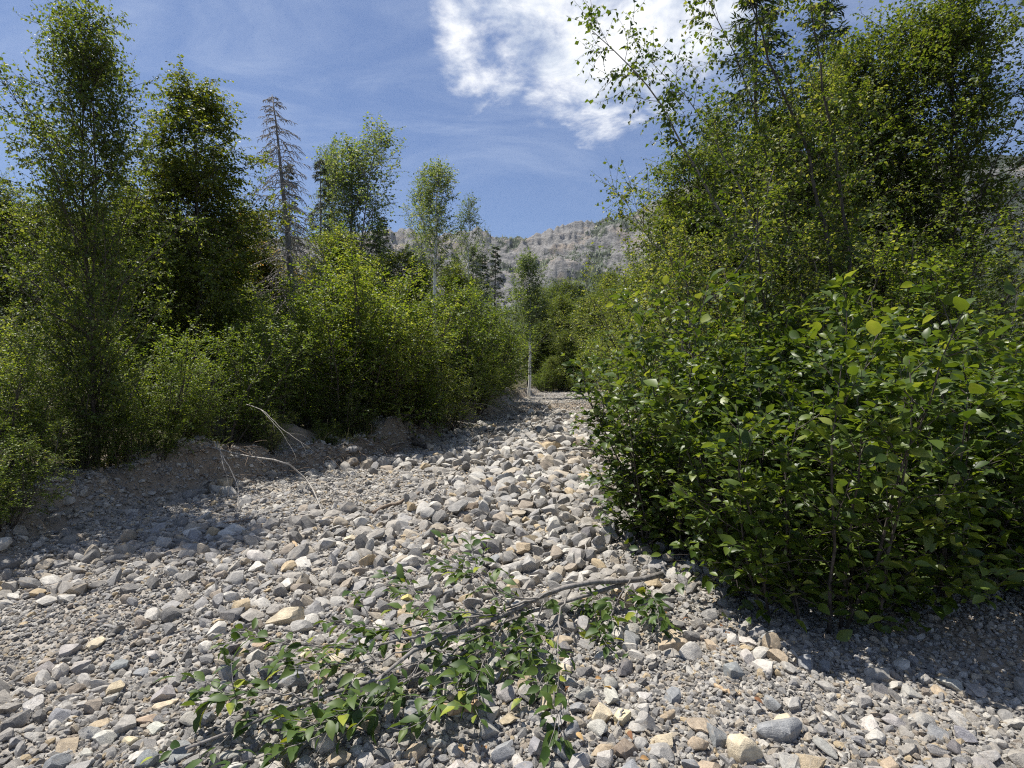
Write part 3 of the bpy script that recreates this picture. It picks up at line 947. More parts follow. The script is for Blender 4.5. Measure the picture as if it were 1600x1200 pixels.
# trees closing the upper end of the bed
ends = [(848, 50, 505, 'leafy0'), (872, 56, 470, 'leafy1'), (884, 48, 520, 'leafy0'), (905, 55, 462, 'spruce0'), (928, 50, 470, 'leafy1'), (950, 58, 452, 'leafy0'), (893, 68, 465, 'spruce1'),
        (860, 74, 470, 'leafy1'), (920, 72, 455, 'spruce2'), (835, 62, 470, 'spruce0'), (975, 52, 440, 'leafy1'), (1005, 46, 420, 'leafy0'), (845, 52, 455, 'leafy1'), (880, 62, 440, 'leafy0'), (912, 60, 445, 'spruce1'), (940, 64, 435, 'leafy1'), (965, 66, 425, 'spruce0'), (825, 58, 450, 'spruce2'), (865, 46, 560, 'leafy1'), (905, 50, 545, 'leafy0'), (935, 47, 530, 'leafy1')]
ENDLAB = {848: 'by the lone birch', 872: 'tall, left of the dark conifer', 884: 'small, left of the conifer', 928: 'tall, right of the conifer',
          950: 'behind the right bank', 845: 'tall, right of the birch top', 880: 'tall, near the middle', 940: 'tall, behind the bend', 860: 'farthest back on the left', 975: 'above the right bank bushes', 1005: 'tallest at the right', 865: 'lowest, by the birch',
          905: 'low, at the conifer foot', 935: 'low, at the bend'}
for px, d, top, k in ends:
    x, y, H = spot(px, d, top)
    con = k.startswith('spruce')
    plant(k, 'spruce_tree' if con else 'leafy_tree', x, y, H, wide=1.0 if con else 1.3, label=
          'dark conifer in the wood closing the upper end of the creek bed' if con else 'leafy tree closing the far end of the bed, ' + ENDLAB[px],
          cat='conifer' if con else 'tree', group='conifers at the end of the creek bed' if con else 'leafy trees at the end of the creek bed')
for px, d, top, lab in [(852, 46, 568, 'low sunlit bush closing the bed right of the lone birch'), (880, 47, 560, 'low sunlit bush in the middle of the closed far end'),
                        (908, 46, 566, 'low sunlit bush at the far end, by the right bend'), (868, 50, 535, 'taller sunlit bush behind the low ones at the far end'), (898, 50, 530, 'taller sunlit bush at the far end, near the dark conifer')]:
    x, y, H = spot(px, d, top)
    plant('alder%d' % (px % 4), 'far_bush', x, y, H, lab, 'bush', 'bushes closing the far end of the bed', wide=1.5)
# deeper wood to either side
R = random.Random(8)
for i in range(46):
    side = -1 if i < 26 else 1
    d = R.uniform(24, 60)
    px = R.uniform(-150, 640) if side < 0 else R.uniform(1020, 1750)
    k = R.choice(['spruce0', 'spruce1', 'leafy0', 'leafy1', 'greyspruce0', 'poplar0'])
    top = R.uniform(400, 470) if side < 0 else R.uniform(300, 430)
    x, y, H = spot(px, d, top)
    con = 'spruce' in k
    wh = 'left' if side < 0 else 'right'
    plant(k, 'spruce_tree' if con else 'leafy_tree', x, y, H,
          ('conifer' if con else 'leafy tree') + ' standing deep in the wood behind the %s bank' % wh, 'conifer' if con else 'tree',
          ('conifers' if con else 'leafy trees') + ' deep in the %s wood' % wh)

# ------------------------------------------------------------------ right bank vegetation
G_RIGHT = 'small leaved bushes on the right bank'
for px, d, top, k, lab, wd in [
        (955, 30, 470, 'willow1', 'farthest green bush on the right bank where the bed bends', 1.2),
        (952, 23, 480, 'alder0', 'green bush on the right bank beside the terrace step', 1.1),
        (985, 17.5, 415, 'willow0', 'green bush on the right bank beyond the big leaved shrub', 1.0),
        (1010, 13, 372, 'willow2', 'fine leaved grey green bush left of the leaning birch', 0.95),
        (1062, 10.5, 330, 'willow1', 'dense fine leaved bush right under the leaning birch', 1.0),
        (1135, 9.2, 290, 'willow0', 'fine leaved bush behind the big leaved shrub, centre right', 1.0),
        (1215, 8.4, 310, 'willow2', 'fine leaved bush behind the big leaved shrub, right side', 1.0),
        (1300, 7.6, 330, 'willow1', 'fine leaved bush on the right, beyond the big leaved shrub', 1.0),
        (1420, 7.2, 330, 'alder2', 'green bush near the right edge of the view', 1.0),
        (1560, 6.8, 340, 'willow0', 'green bush at the far right edge of the view', 1.0)]:
    x, y, H = spot(px, d, top)
    x = max(x, float(right_edge(y)) + (1.1 if y > 12 else 0.6))
    plant(k, 'willow_bush', x, y, H, lab, 'bush', G_RIGHT, wide=wd)
for px, d, top, k, lab, wd in [
        (1190, 11.5, -30, 'spruce2', 'tall conifer behind the birches at the upper right', 1.0),
        (1290, 15, -60, 'spruce1', 'tall conifer at the right, second from the birches', 0.9),
        (1330, 12, 90, 'leafy1', 'leafy tree behind the birches at the right', 0.75),
        (1400, 12, 20, 'leafy0', 'tall leafy tree near the right edge', 0.9),
        (1520, 11, -20, 'leafy1', 'tall leafy tree at the far right edge', 0.9),
        (1175, 11, 215, 'leafy1', 'leafy tree filling the gap behind the leaning birch stems', 1.0),
        (1245, 10.5, 130, 'leafy0', 'leafy tree right behind the dark curved birch stems', 0.8),
        (1095, 12.5, 255, 'leafy0', 'low leafy tree behind the foot of the leaning birch', 1.2),
        (1040, 15, 330, 'leafy1', 'low leafy tree behind the fine leaved grey green bush', 1.2),
        (1130, 17, 180, 'leafy0', 'leafy tree seen between leaning birch and tall conifer', 0.6)]:
    x, y, H = spot(px, d, top)
    plant(k, 'spruce_tree' if 'spruce' in k else 'leafy_tree', x, y, H, lab, 'conifer' if 'spruce' in k else 'tree', wide=wd)


def dress(p, rng, P0, R0, lo, branches, blen, subs, leaf, nleaf, hang=0.7, up=0.02, angle=0.9):
    """side branches, hanging twigs and leaves on given stems"""
    bp, bd, bt = kids(rng, P0, branches, lo, 1.0, angle)
    bl = blen * (1.1 - 0.72 * bt) * rng.uniform(0.45, 1.25, len(bt))
    P1 = grow(rng, bp, bd, bl, 6, 0.10, np.array([0, 0, up]))
    p.tube('branches', P1, taper(0.009 * (1.15 - 0.75 * bt), 7, 0.25), 4)
    sp_, sd, s_t = kids(rng, P1, subs, 0.15, 1.0, 0.75)
    P2 = grow(rng, sp_, sd, 0.42 * rng.uniform(0.4, 1.2, len(s_t)), 4, 0.16, np.array([0, 0, -0.05]))
    p.tube('branches', P2, taper(np.full(len(s_t), 0.0030), 5, 0.4), 3)
    p.leaves(rng, P2, nleaf, 0.08, 1.03, leaf, hang, 0.5, 0.8, 0.4)
    p.leaves(rng, P1, 6, 0.4, 1.03, leaf, hang, 0.5, 0.8, 0.4)


def px_path(pts, d0, d1):
    n = len(pts)
    return np.array([[(x - 800) / F * (d0 + (d1 - d0) * i / (n - 1)), d0 + (d1 - d0) * i / (n - 1), EYE + (600 - y) / F * (d0 + (d1 - d0) * i / (n - 1))] for i, (x, y) in enumerate(pts)])


def resample(P, n):
    seg = np.linalg.norm(np.diff(P, axis=0), axis=1)
    s = np.concatenate([[0], np.cumsum(seg)])
    t = np.linspace(0, s[-1], n)
    return np.stack([np.interp(t, s, P[:, i]) for i in range(3)], -1)


def custom_birch(seed, stems, label, base, lo=0.35, branches=22, blen=1.25, subs=9, leaf=0.075, nleaf=6, r=0.035):
    rng = np.random.default_rng(seed)
    p = Plant()
    bx, by = base
    org = np.array([bx, by, gz(bx, by)])
    for pts, d0, d1, rr in stems:
        P = np.concatenate([[org + np.array([rng.normal(0, .1), rng.normal(0, .1), -0.2])], px_path(pts, d0, d1)]) - org
        P0 = resample(P, 22)[None]
        P0[0, 1:-1] += rng.normal(0, 0.012, (20, 3))
        R0 = taper(np.array([rr]), 22, 0.14)
        p.tube('trunk', P0, R0, 7)
        dress(p, rng, P0, R0, lo, branches, blen, subs, leaf, nleaf)
    o = bpy.data.objects.new('birch_tree', None)
    COL.objects.link(o)
    o.location = org
    tag(o, label, 'tree', 'birches leaning over the right bank')
    link('trunk', p.tube_mesh('birch_trunk', 'trunk', M_GREYBARK if seed % 2 else M_BARK), o)
    link('branches', p.tube_mesh('birch_branches', 'branches', M_BARK), o)
    link('crown', p.leaf_mesh('birch_crown', M_BIRCHL, rng, 0.72, 0.2), o)
    return o


custom_birch(401, [([(1215, 470), (1165, 390), (1123, 326), (1080, 252), (1035, 170), (984, 99), (925, 48)], 8.2, 7.4, 0.036),
                   ([(1210, 430), (1160, 300), (1114, 210), (1089, 170), (1055, 136), (1020, 100)], 8.3, 8.0, 0.026)],
             'slender birch leaning left with sparse leaves against the cloud', (3.9, 8.3), 0.42, 24, 1.15, 9)
custom_birch(402, [([(1300, 420), (1262, 230), (1233, 170), (1202, 93), (1168, 0), (1150, -70)], 8.0, 7.7, 0.045),
                   ([(1250, 420), (1200, 250), (1175, 150), (1125, 40), (1100, -20)], 8.6, 8.2, 0.030),
                   ([(1330, 420), (1300, 200), (1275, 80), (1260, -60)], 8.0, 7.8, 0.040)],
             'taller birch with dark curved stems at the upper right corner', (4.5, 8.2), 0.35, 30, 1.2, 9)
custom_birch(403, [([(1069, 514), (1106, 469), (1140, 438), (1177, 387), (1188, 340), (1210, 260)], 7.2, 7.0, 0.030),
                   ([(1080, 500), (1070, 420), (1020, 380), (985, 330), (965, 300)], 7.6, 7.8, 0.020)],
             'thin grey birch rising to the right behind the big leaved shrub', (2.15, 7.3), 0.45, 22, 0.9, 8, 0.06)

# big leaved shrub, three clumps
LEAFS = [single_leaf('broad_leaf_blade', M_BROAD, r_, w_, f_, c_, v_) for r_, w_, f_, c_, v_ in
         [(0.15, .58, .25, .05, .4), (0.45, .62, .32, .10, .7), (0.62, .55, .18, .16, .2), (0.8, .6, .4, .0, .6), (0.97, .64, .22, .08, 1.0), (0.3, .52, .3, .22, .3)]]


def broad_shrub(seed, cx, cy, H, label, stems=26, spread=0.55, lean=0.5, leaf=0.1, parts=150, toward_cam=0.12, low_density=1.0):
    rng = np.random.default_rng(seed)
    p = Plant()
    az = np.arange(stems) * 2.39996 + rng.normal(0, 0.3, stems)
    rad = spread * np.sqrt(rng.random(stems))
    S = np.stack([np.cos(az) * rad, np.sin(az) * rad, np.full(stems, -0.1)], -1)
    ln = lean * (0.15 + rng.random(stems))
    D = unit(np.stack([np.cos(az) * ln, np.sin(az) * ln, np.ones(stems)], -1))
    L = H * rng.uniform(0.5, 1.05, stems) * (1 + 0.12 * ln)
    L[::7] *= 1.28
    P0 = grow(rng, S, D, L, 8, 0.10, np.array([0, 0, 0.03]))
    p.tube('stems', P0, taper(rng.uniform(0.008, 0.015, stems), 9, 0.22), 5)
    bp, bd, bt = kids(rng, P0, 11, 0.08, 0.97, 0.9)
    P1 = grow(rng, bp, bd, H * 0.30 * (1.05 - 0.6 * bt) * rng.uniform(0.4, 1.2, len(bt)), 5, 0.10, np.array([0, 0, 0.05]))
    p.tube('twigs', P1, taper(np.full(len(bt), 0.0045), 6, 0.35), 3)
    tp, td, tt = kids(rng, P1, 4, 0.2, 0.95, 0.8)
    P2 = grow(rng, tp, td, 0.16 * rng.uniform(0.5, 1.3, len(tt)), 3, 0.15, np.array([0, 0, 0.04]))
    p.tube('twigs', P2, taper(np.full(len(tt), 0.002), 4, 0.5), 3)
    bp, bd, bt = kids(rng, P0, 12, 0.03, 0.5, 1.05)
    PL = grow(rng, bp, bd, rng.uniform(0.2, 0.6, len(bt)), 5, 0.14, np.array([0, 0, -0.03]))
    p.tube('twigs', PL, taper(np.full(len(bt), 0.003), 6, 0.3), 3)
    p.leaves(rng, PL, 6, 0.25, 1.02, leaf * 0.95, 0.15, 0.8, 0.9, 0.3, 0.6)
    p.leaves(rng, P0, 10, 0.74, 1.02, leaf * 1.3, 0.1, 0.9, 0.9, 0.25, 0.6)
    p.leaves(rng, P1, 7, 0.45, 1.02, leaf, 0.15, 0.8, 0.9, 0.3, 0.6)
    p.leaves(rng, P2, 5, 0.2, 1.02, leaf * 0.72, 0.15, 0.8, 0.9, 0.3, 0.6)
    P, A, Nn, Ls = p.all_leaves()
    org = np.array([cx, cy, gz(cx, cy)])
    keep = (P[:, 2] > 0.05) & (rng.random(len(P)) < np.interp(P[:, 2], [0.2, 0.7, 1.3], [0.75, 0.7, 1.0]))
    P, A, Nn, Ls = P[keep], A[keep], Nn[keep], Ls[keep]
    Wp = P + org
    size = Ls / np.linalg.norm(Wp - np.array([0, 0, EYE]), axis=1)
    front = -(P[:, 0] * 0.35 + P[:, 1] * 0.9) + 0.35 * P[:, 2]
    score = size * F + 14 * np.clip(front, -1, 1.2) + rng.normal(0, 2, len(P))
    inview = np.abs(Wp[:, 0] / Wp[:, 1]) < 0.92
    score = np.where(inview, score, -99)
    order = np.argsort(-score)
    big, rest = order[:parts], order[parts:]
    o = bpy.data.objects.new('broad_leaved_shrub', None)
    COL.objects.link(o)
    o.location = org
    tag(o, label, 'shrub', 'big leaved shrubs on the right bank')
    link('stems', p.tube_mesh('shrub_stems', 'stems', M_BARK), o)
    link('twigs', p.tube_mesh('shrub_twigs', 'twigs', M_BARK), o)
    link('foliage', p.leaf_mesh('shrub_foliage', M_BROAD, rng, 0.58, 0.25, (P[rest], A[rest], Nn[rest], Ls[rest]), True), o, kind='stuff')
    for i in big:
        lf = link('leaf', LEAFS[int(rng.integers(len(LEAFS)))], o)
        lf.matrix_basis = basis(P[i], A[i], Nn[i], Ls[i])
    return o


broad_shrub(501, 1.62, 5.2, 2.1, 'big leaved shrub hanging over the stones, leftmost on the right bank', 34, 0.40, 0.30, 0.098, 300)
broad_shrub(502, 2.12, 3.9, 1.8, 'big leaved shrub on the right bank nearest to the viewer', 34, 0.5, 0.42, 0.10, 300)
broad_shrub(503, 2.9, 5.8, 2.35, 'big leaved shrub on the right bank, tallest, behind the nearest one', 32, 0.55, 0.45, 0.105, 200)
broad_shrub(504, 2.45, 7.2, 2.2, 'big leaved shrub on the right bank, farthest up the bed', 28, 0.5, 0.42, 0.10, 150)
broad_shrub(505, 3.15, 4.0, 1.9, 'big leaved shrub outside the right bank edge, right of the nearest one', 28, 0.55, 0.45, 0.115, 150)
broad_shrub(506, 4.3, 5.6, 2.2, 'big leaved shrub at the far right of the view', 28, 0.6, 0.45, 0.115, 100)

# ------------------------------------------------------------------ stones


def ico(sub):
    import bmesh
    bm = bmesh.new()
    bmesh.ops.create_icosphere(bm, subdivisions=sub, radius=1)
    V = np.array([v.co[:] for v in bm.verts])
    Fc = np.array([[v.index for v in f.verts] for f in bm.faces])
    bm.free()
    return V, Fc


def stone_mesh(name, seed, sub, mat, rounded=0.0, planes=13):
    rng = np.random.default_rng(seed)
    V, Fc = ico(sub)
    V = V * (1 + 0.10 * rng.normal(0, 1, (1, 3)))
    for _ in range(planes):
        nrm = unit(rng.normal(0, 1, 3))
        off = rng.uniform(0.42, 0.74)
        dd = V @ nrm - off
        V = V - np.clip(dd, 0, None)[:, None] * nrm * (1 - rounded)
    f = 2.3
    V = V * (1 + 0.05 * (vnoise(V[:, 0] * f + V[:, 2] * 1.7 + seed, V[:, 1] * f - V[:, 2] * 1.3, seed) * 2)
             + (0.03 * fbm(V[:, 0] * 6 + V[:, 2] * 4, V[:, 1] * 6 - V[:, 2] * 5, seed + 3, 2) if sub > 2 else 0))[:, None]
    V /= np.abs(V).max(axis=0)
    me = mesh_new(name, V, [Fc], mat, True)
    me.set_sharp_from_angle(angle=math.radians(24))
    return me


HERO = [stone_mesh('rock_shape', 900 + i, 3, M_ROCK, 0.25 if i in (0, 12) else 0.0, 13 + i % 6) for i in range(14)]
SMALL = [stone_mesh('stone_shape', 950 + i, 2, M_STONE, 0.0 if i % 4 else 0.25, 12 + i % 5) for i in range(10)]
TINY = [stone_mesh('pebble_shape', 980 + i, 1, M_STONE, 0.0, 9) for i in range(6)]

rng = np.random.default_rng(77)
GRIDC = 0.12
cells = {}


def free(x, y, r, k):
    ci_, cj_ = int(x // GRIDC), int(y // GRIDC)
    m_ = int(k * (r + 0.14) / GRIDC) + 1
    for a_ in range(-m_, m_ + 1):
        for b_ in range(-m_, m_ + 1):
            for (ox, oy, orr) in cells.get((ci_ + a_, cj_ + b_), ()):
                if (ox - x) ** 2 + (oy - y) ** 2 < (k * (orr + r)) ** 2:
                    return False
    return True


def occupy(x, y, r):
    cells.setdefault((int(x // GRIDC), int(y // GRIDC)), []).append((x, y, r))


rocks = []          # named rocks first: (x, y, sx, sy, sz, rz, tilt, colour, label, shape)
PALE, GREY, BLUE, TAN, CREAM, DARK, BROWN, YELLOW = (0.50, 0.49, 0.465), (0.36, 0.355, 0.345), (0.27, 0.285, 0.305), (0.42, 0.35, 0.26), (0.60, 0.53, 0.40), (0.17, 0.17, 0.175), (0.25, 0.205, 0.165), (0.56, 0.50, 0.20)
named = [
    (1048, 1003, 50, 40, TAN, 0.7, 'tan angular rock with shaded right side beside the dark shrub', 1),
    (1206, 1005, 30, 48, TAN, 1.3, 'upright beige rock at the right, on the edge of the shrub shade', 2),
    (1160, 1168, 62, 56, CREAM, 0.8, 'large rounded pale beige rock in the bottom right corner', 0),
    (1216, 1140, 78, 46, BLUE, 0.5, 'large blue grey slab at the right edge above the pale beige rock', 4),
    (937, 1118, 38, 36, CREAM, 0.8, 'cream yellow block at the bottom, right of the hanging twig', 5),
    (455, 1062, 64, 32, BLUE, 0.5, 'dark grey flat slab at the left beneath the leaf cluster', 7),
    (448, 965, 54, 32, CREAM, 0.6, 'pale yellowish rock at the left above the leaf cluster', 3),
    (508, 1158, 50, 42, PALE, 0.7, 'whitish rock under the lowest fork of the fallen branch', 8),
    (1007, 1122, 34, 46, GREY, 0.9, 'tall grey rock right of the cream yellow block', 10),
    (1028, 1172, 46, 30, GREY, 0.6, 'grey rock at the bottom edge under the tall grey rock', 11),
    (972, 1170, 52, 36, BROWN, 0.6, 'brownish rock half sunk in soil at the bottom edge', 6),
    (941, 1174, 38, 15, TAN, 0.4, 'tan elongated flat stone at the bottom edge', 13),
    (983, 1010, 24, 24, PALE, 0.9, 'small white pointed stone left of the tan angular rock', 1),
    (1080, 1022, 40, 28, PALE, 0.8, 'pale grey rock touching the tan angular rock', 2),
    (637, 934, 22, 20, YELLOW, 0.8, 'bright yellow stone amid the twigs of the fallen branch', 9),
    (939, 1024, 26, 26, PALE, 0.8, 'white rounded stone below the fallen branch leaves', 12),
    (662, 912, 36, 26, PALE, 0.7, 'big whitish stone behind the upper twigs of the fallen branch', 3),
    (487, 872, 28, 26, GREY, 0.8, 'grey rounded rock in the left gravel near a small bone pale stick', 6),
    (548, 841, 22, 14, CREAM, 0.6, 'small cream oval stone below the brown stick', 9),
    (611, 850, 32, 18, DARK, 0.6, 'dark flat slab in the middle of the stone heap', 7),
    (732, 795, 42, 15, BROWN, 0.5, 'brown flat slab overhanging a dark hollow in the stone heap', 4),
    (731, 812, 16, 24, TAN, 1.2, 'tan upright stone under the brown overhanging slab', 2),
    (782, 790, 20, 20, TAN, 0.9, 'tan rounded stone right of the brown overhanging slab', 0),
    (716, 752, 26, 19, PALE, 0.8, 'pale stone at the top of the stone heap', 5),
    (852, 694, 28, 11, BROWN, 0.5, 'brownish flat stone by the dead twig on the upper bed', 13),
    (862, 797, 46, 20, GREY, 0.6, 'grey flat rock at the right of the stone heap near the shrub', 11),
    (800, 887, 44, 24, PALE, 0.5, 'broad pale slab behind the thick end of the fallen branch', 4),
    (1110, 962, 30, 22, GREY, 0.8, 'grey rock in the half shade at the foot of the shrub', 8),
    (1145, 1000, 26, 18, PALE, 0.8, 'pale rock second left of the upright beige rock', 10),
    (1187, 1022, 34, 24, PALE, 0.7, 'pale rock at the foot of the upright beige rock', 12),
    (366, 960, 40, 30, DARK, 0.7, 'dark rock lying in the shade at the left edge', 1),
    (370, 905, 34, 26, GREY, 0.8, 'grey rock in the shade at the left edge, upper one', 8),
    (1240, 1095, 26, 44, PALE, 0.9, 'pale rock at the right edge above the blue grey slab', 3),
]
for px, py, wd, ht, c, flat, lab, shp in named:
    p0 = at(px, py + ht * 0.25)
    r_ = wd / F * p0.y * 0.5
    rocks.append((p0.x, p0.y, r_ * 1.02, r_ * rng.uniform(0.7, 0.9), r_ * flat, rng.uniform(-0.35, 0.35), rng.normal(0, 0.12, 2), c, lab, shp))
    occupy(p0.x, p0.y, r_ * 0.85)


def coarse(x, y):
    """how stony a place is: coarse heap in the middle, fine gravel beside it"""
    b_ = np.exp(-((x - np.interp(y, [3, 6, 8, 14, 22], [-0.4, 0.1, 0.4, 0.8, 1.4])) / np.interp(y, [3, 6, 14], [2.0, 1.2, 1.0])) ** 2)
    n_ = fbm(x * 0.9, y * 0.9, 123, 3)
    fine = np.exp(-(((x - 1.05) / 0.35) ** 2 + ((y - 2.75) / 0.3) ** 2))
    return np.clip(0.22 + 0.85 * b_ + 1.1 * n_ - 0.7 * fine
                   - 0.75 * np.exp(-(((x + 2.5) / 1.1) ** 2 + ((y - 8.0) / 1.7) ** 2)), 0.03, 1.3) * (1 - 0.8 * sstep(y, 12.5, 16.5) * (1 - sstep(y, 40, 46)))


stones = []
NC = 80000
yy = 1.6 + (rng.random(NC) ** 1.7) * 24
xx = left_edge(yy) - 0.2 + rng.random(NC) * (right_edge(yy) + 0.5 - left_edge(yy))
rr = 0.019 * (rng.pareto(1.55, NC) * 0.9 + 1)
rr = np.clip(rr * (0.55 + 0.85 * coarse(xx, yy)) * np.interp(yy, [2, 3.5, 5, 7.5, 10, 25], [0.58, 0.66, 0.85, 1.35, 1.35, 1.0]), 0.013, np.interp(yy, [2, 4, 8, 14], [0.050, 0.066, 0.145, 0.17]))
vis = np.abs(xx / yy) < 1.05
order = np.argsort(-rr)
for i in order:
    if not vis[i]:
        continue
    x, y, r_ = xx[i], yy[i], rr[i]
    if rng.random() > 0.02 + 0.9 * coarse(np.array([x]), np.array([y]))[0] and r_ > 0.03:
        continue
    if free(x, y, r_, 0.70 if r_ > 0.05 else 0.74):
        occupy(x, y, r_)
        stones.append((x, y, r_))
# rocks strewn one upon another on the heap
for _ in range(650):
    y = 4.5 + rng.random() ** 1.2 * 12
    x = rng.normal(np.interp(y, [3, 8, 14, 22], [0.0, 0.25, 0.7, 1.4]), 0.9)
    if left_edge(y) + 0.5 < x < right_edge(y) - 0.1:
        stones.append((x, y, -rng.uniform(0.035, 0.10)))
stones = np.array(stones)
show = np.abs(stones[:, 2]) / stones[:, 1] * (np.abs(stones[:, 0] / stones[:, 1]) < 0.90) * (stones[:, 1] > 2.05)
big_i = np.argsort(-show)[:300 - len(rocks)]
is_big = np.zeros(len(stones), bool)
is_big[big_i] = True

TONES = [('pale grey', PALE, .26), ('mid grey', GREY, .34), ('blue grey', BLUE, .16), ('tan', TAN, .11), ('dark grey', DARK, .06), ('cream', CREAM, .07)]
tp_ = np.cumsum([t[2] for t in TONES])


SHORT = ['tan angular rock', 'upright beige rock', 'large rounded pale beige rock', 'large blue grey slab', 'cream yellow block', 'dark grey flat slab', 'pale yellowish rock',
         'whitish rock at the lowest fork', 'tall grey rock', 'grey rock at bottom edge', 'half sunk brownish rock', 'tan elongated stone', 'white pointed stone', 'pale rock touching the tan one',
         'bright yellow stone', 'white rounded stone', 'big whitish stone behind twigs', 'grey rock by the bone pale stick', 'small cream oval stone', 'dark slab in the heap',
         'brown overhanging slab', 'tan upright stone', 'tan rounded stone', 'pale stone topping the heap', 'brownish stone by the dead twig', 'grey flat rock near shrub', 'broad pale slab behind the branch',
         'grey rock in half shade', 'pale rock near upright one', 'pale rock at the upright ones foot', 'dark rock at the left edge', 'grey rock in left shade', 'pale rock at the right edge']
HP = [(800 + q[0] / q[1] * F, 600 + (EYE - q[1] * 0.0125) / q[1] * F) for q in rocks]


def zone(x, y):
    px, py = 800 + x / y * F, 600 + (EYE - y * 0.0125) / y * F
    k = min(range(len(HP)), key=lambda j: (HP[j][0] - px) ** 2 + (HP[j][1] - py) ** 2)
    dx, dy = px - HP[k][0], py - HP[k][1]
    far = math.hypot(dx, dy)
    how = 'touching close ' if far < 40 else ('a little ' if far < 90 else 'well ')
    way = ('right of' if dx > 0 else 'left of') if abs(dx) > abs(dy) else ('below' if dy > 0 else 'above')
    return how.replace('touching close', 'just') + way + ' the ' + SHORT[k]


for i in big_i:
    x, y, r_ = stones[i]
    top = r_ < 0
    r_ = abs(r_)
    tn = TONES[int(np.searchsorted(tp_, rng.random() * tp_[-1]))]
    fl = rng.choice([0.42, 0.6, 0.8])
    c = tuple(np.array(tn[1]) * rng.uniform(0.9, 1.1) * (1 + rng.normal(0, 0.015, 3)))
    shp = {0.42: 'flat', 0.6: 'angular', 0.8: 'blocky'}[float(fl)]
    lab = '%s %s stone %s' % (tn[0], shp, zone(x, y))
    rocks.append((x, y, r_ * rng.uniform(0.95, 1.25), r_ * rng.uniform(0.7, 0.95), r_ * fl, rng.uniform(0, 6.28), rng.normal(0, 0.32, 2), c, (lab, top), int(rng.integers(14))))
for (x, y, sx, sy, sz, rz_, tl2, c, lab, shp) in rocks:
    top = False
    grp = None
    if isinstance(lab, tuple):
        lab, top = lab
        grp = lab.replace(' stone ', ' stones ')
    o = link('rock', HERO[shp], label=lab, cat='rock', group=grp or 'stones of the dry creek bed')
    o.location = (x, y, gz(x, y) + sz * (0.42 if not top else 1.05))
    o.scale = (sx, sy, sz)
    o.rotation_euler = (tl2[0], tl2[1], rz_)
    o.color = (*c, 1)


def scatter(name, pts, rot, scl, idx, meshes, label, cat):
    """one mass of instances, standing where its points stand"""
    kinds = bpy.data.collections.new(name + '_shapes')
    for k, me in enumerate(meshes):
        kinds.objects.link(bpy.data.objects.new('%s_%02d' % (name, k), me))
    me = bpy.data.meshes.new(name)
    me.vertices.add(len(pts))
    me.vertices.foreach_set('co', np.asarray(pts, np.float32).ravel())
    for nm, ty, v in (('rot', 'FLOAT_VECTOR', rot), ('scl', 'FLOAT_VECTOR', scl)):
        a_ = me.attributes.new(nm, ty, 'POINT')
        a_.data.foreach_set('vector', np.asarray(v, np.float32).ravel())
    a_ = me.attributes.new('pick', 'INT', 'POINT')
    a_.data.foreach_set('value', np.asarray(idx, np.int32))
    o = link(name, me, label=label, cat=cat, kind='stuff')
    ng = bpy.data.node_groups.new(name, 'GeometryNodeTree')
    ng.interface.new_socket('Geometry', in_out='INPUT', socket_type='NodeSocketGeometry')
    ng.interface.new_socket('Geometry', in_out='OUTPUT', socket_type='NodeSocketGeometry')
    gi, go = ng.nodes.new('NodeGroupInput'), ng.nodes.new('NodeGroupOutput')
    ci_ = ng.nodes.new('GeometryNodeCollectionInfo')
    ci_.inputs['Collection'].default_value = kinds
    ci_.inputs['Separate Children'].default_value = True
    ci_.inputs['Reset Children'].default_value = True
    ip = ng.nodes.new('GeometryNodeInstanceOnPoints')
    ip.inputs['Pick Instance'].default_value = True

    def attr(nm, ty):
        n_ = ng.nodes.new('GeometryNodeInputNamedAttribute')
        n_.data_type = ty
        n_.inputs['Name'].default_value = nm
        return n_.outputs['Attribute']
    e2r = ng.nodes.new('FunctionNodeEulerToRotation')
    ng.links.new(attr('rot', 'FLOAT_VECTOR'), e2r.inputs[0])
    ng.links.new(gi.outputs[0], ip.inputs['Points'])
    ng.links.new(ci_.outputs[0], ip.inputs['Instance'])
    ng.links.new(attr('pick', 'INT'), ip.inputs['Instance Index'])
    ng.links.new(e2r.outputs[0], ip.inputs['Rotation'])
    ng.links.new(attr('scl', 'FLOAT_VECTOR'), ip.inputs['Scale'])
    ng.links.new(ip.outputs[0], go.inputs[0])
    md = o.modifiers.new('scatter', 'NODES')
    md.node_group = ng
    return o


def stone_cloud(name, x, y, r_, lift, meshes, label, cat, fl=(0.4, 0.95), tilt=0.45):
    n = len(x)
    s = np.stack([r_ * rng.uniform(0.95, 1.3, n), r_ * rng.uniform(0.65, 0.95, n), r_ * rng.uniform(*fl, n)], -1)
    z = terrain(x, y) + s[:, 2] * lift
    scatter(name, np.stack([x, y, z], -1), np.stack([rng.normal(0, tilt, n), rng.normal(0, tilt, n), rng.uniform(0, 6.28, n)], -1), s,
            rng.integers(0, len(meshes), n), meshes, label, cat)


rest = stones[~is_big]
stone_cloud('small_stones', rest[:, 0], rest[:, 1], np.abs(rest[:, 2]), np.where(rest[:, 2] < 0, 1.1, 0.45), SMALL,
            'loose grey limestone pieces covering the dry creek bed', 'stones')
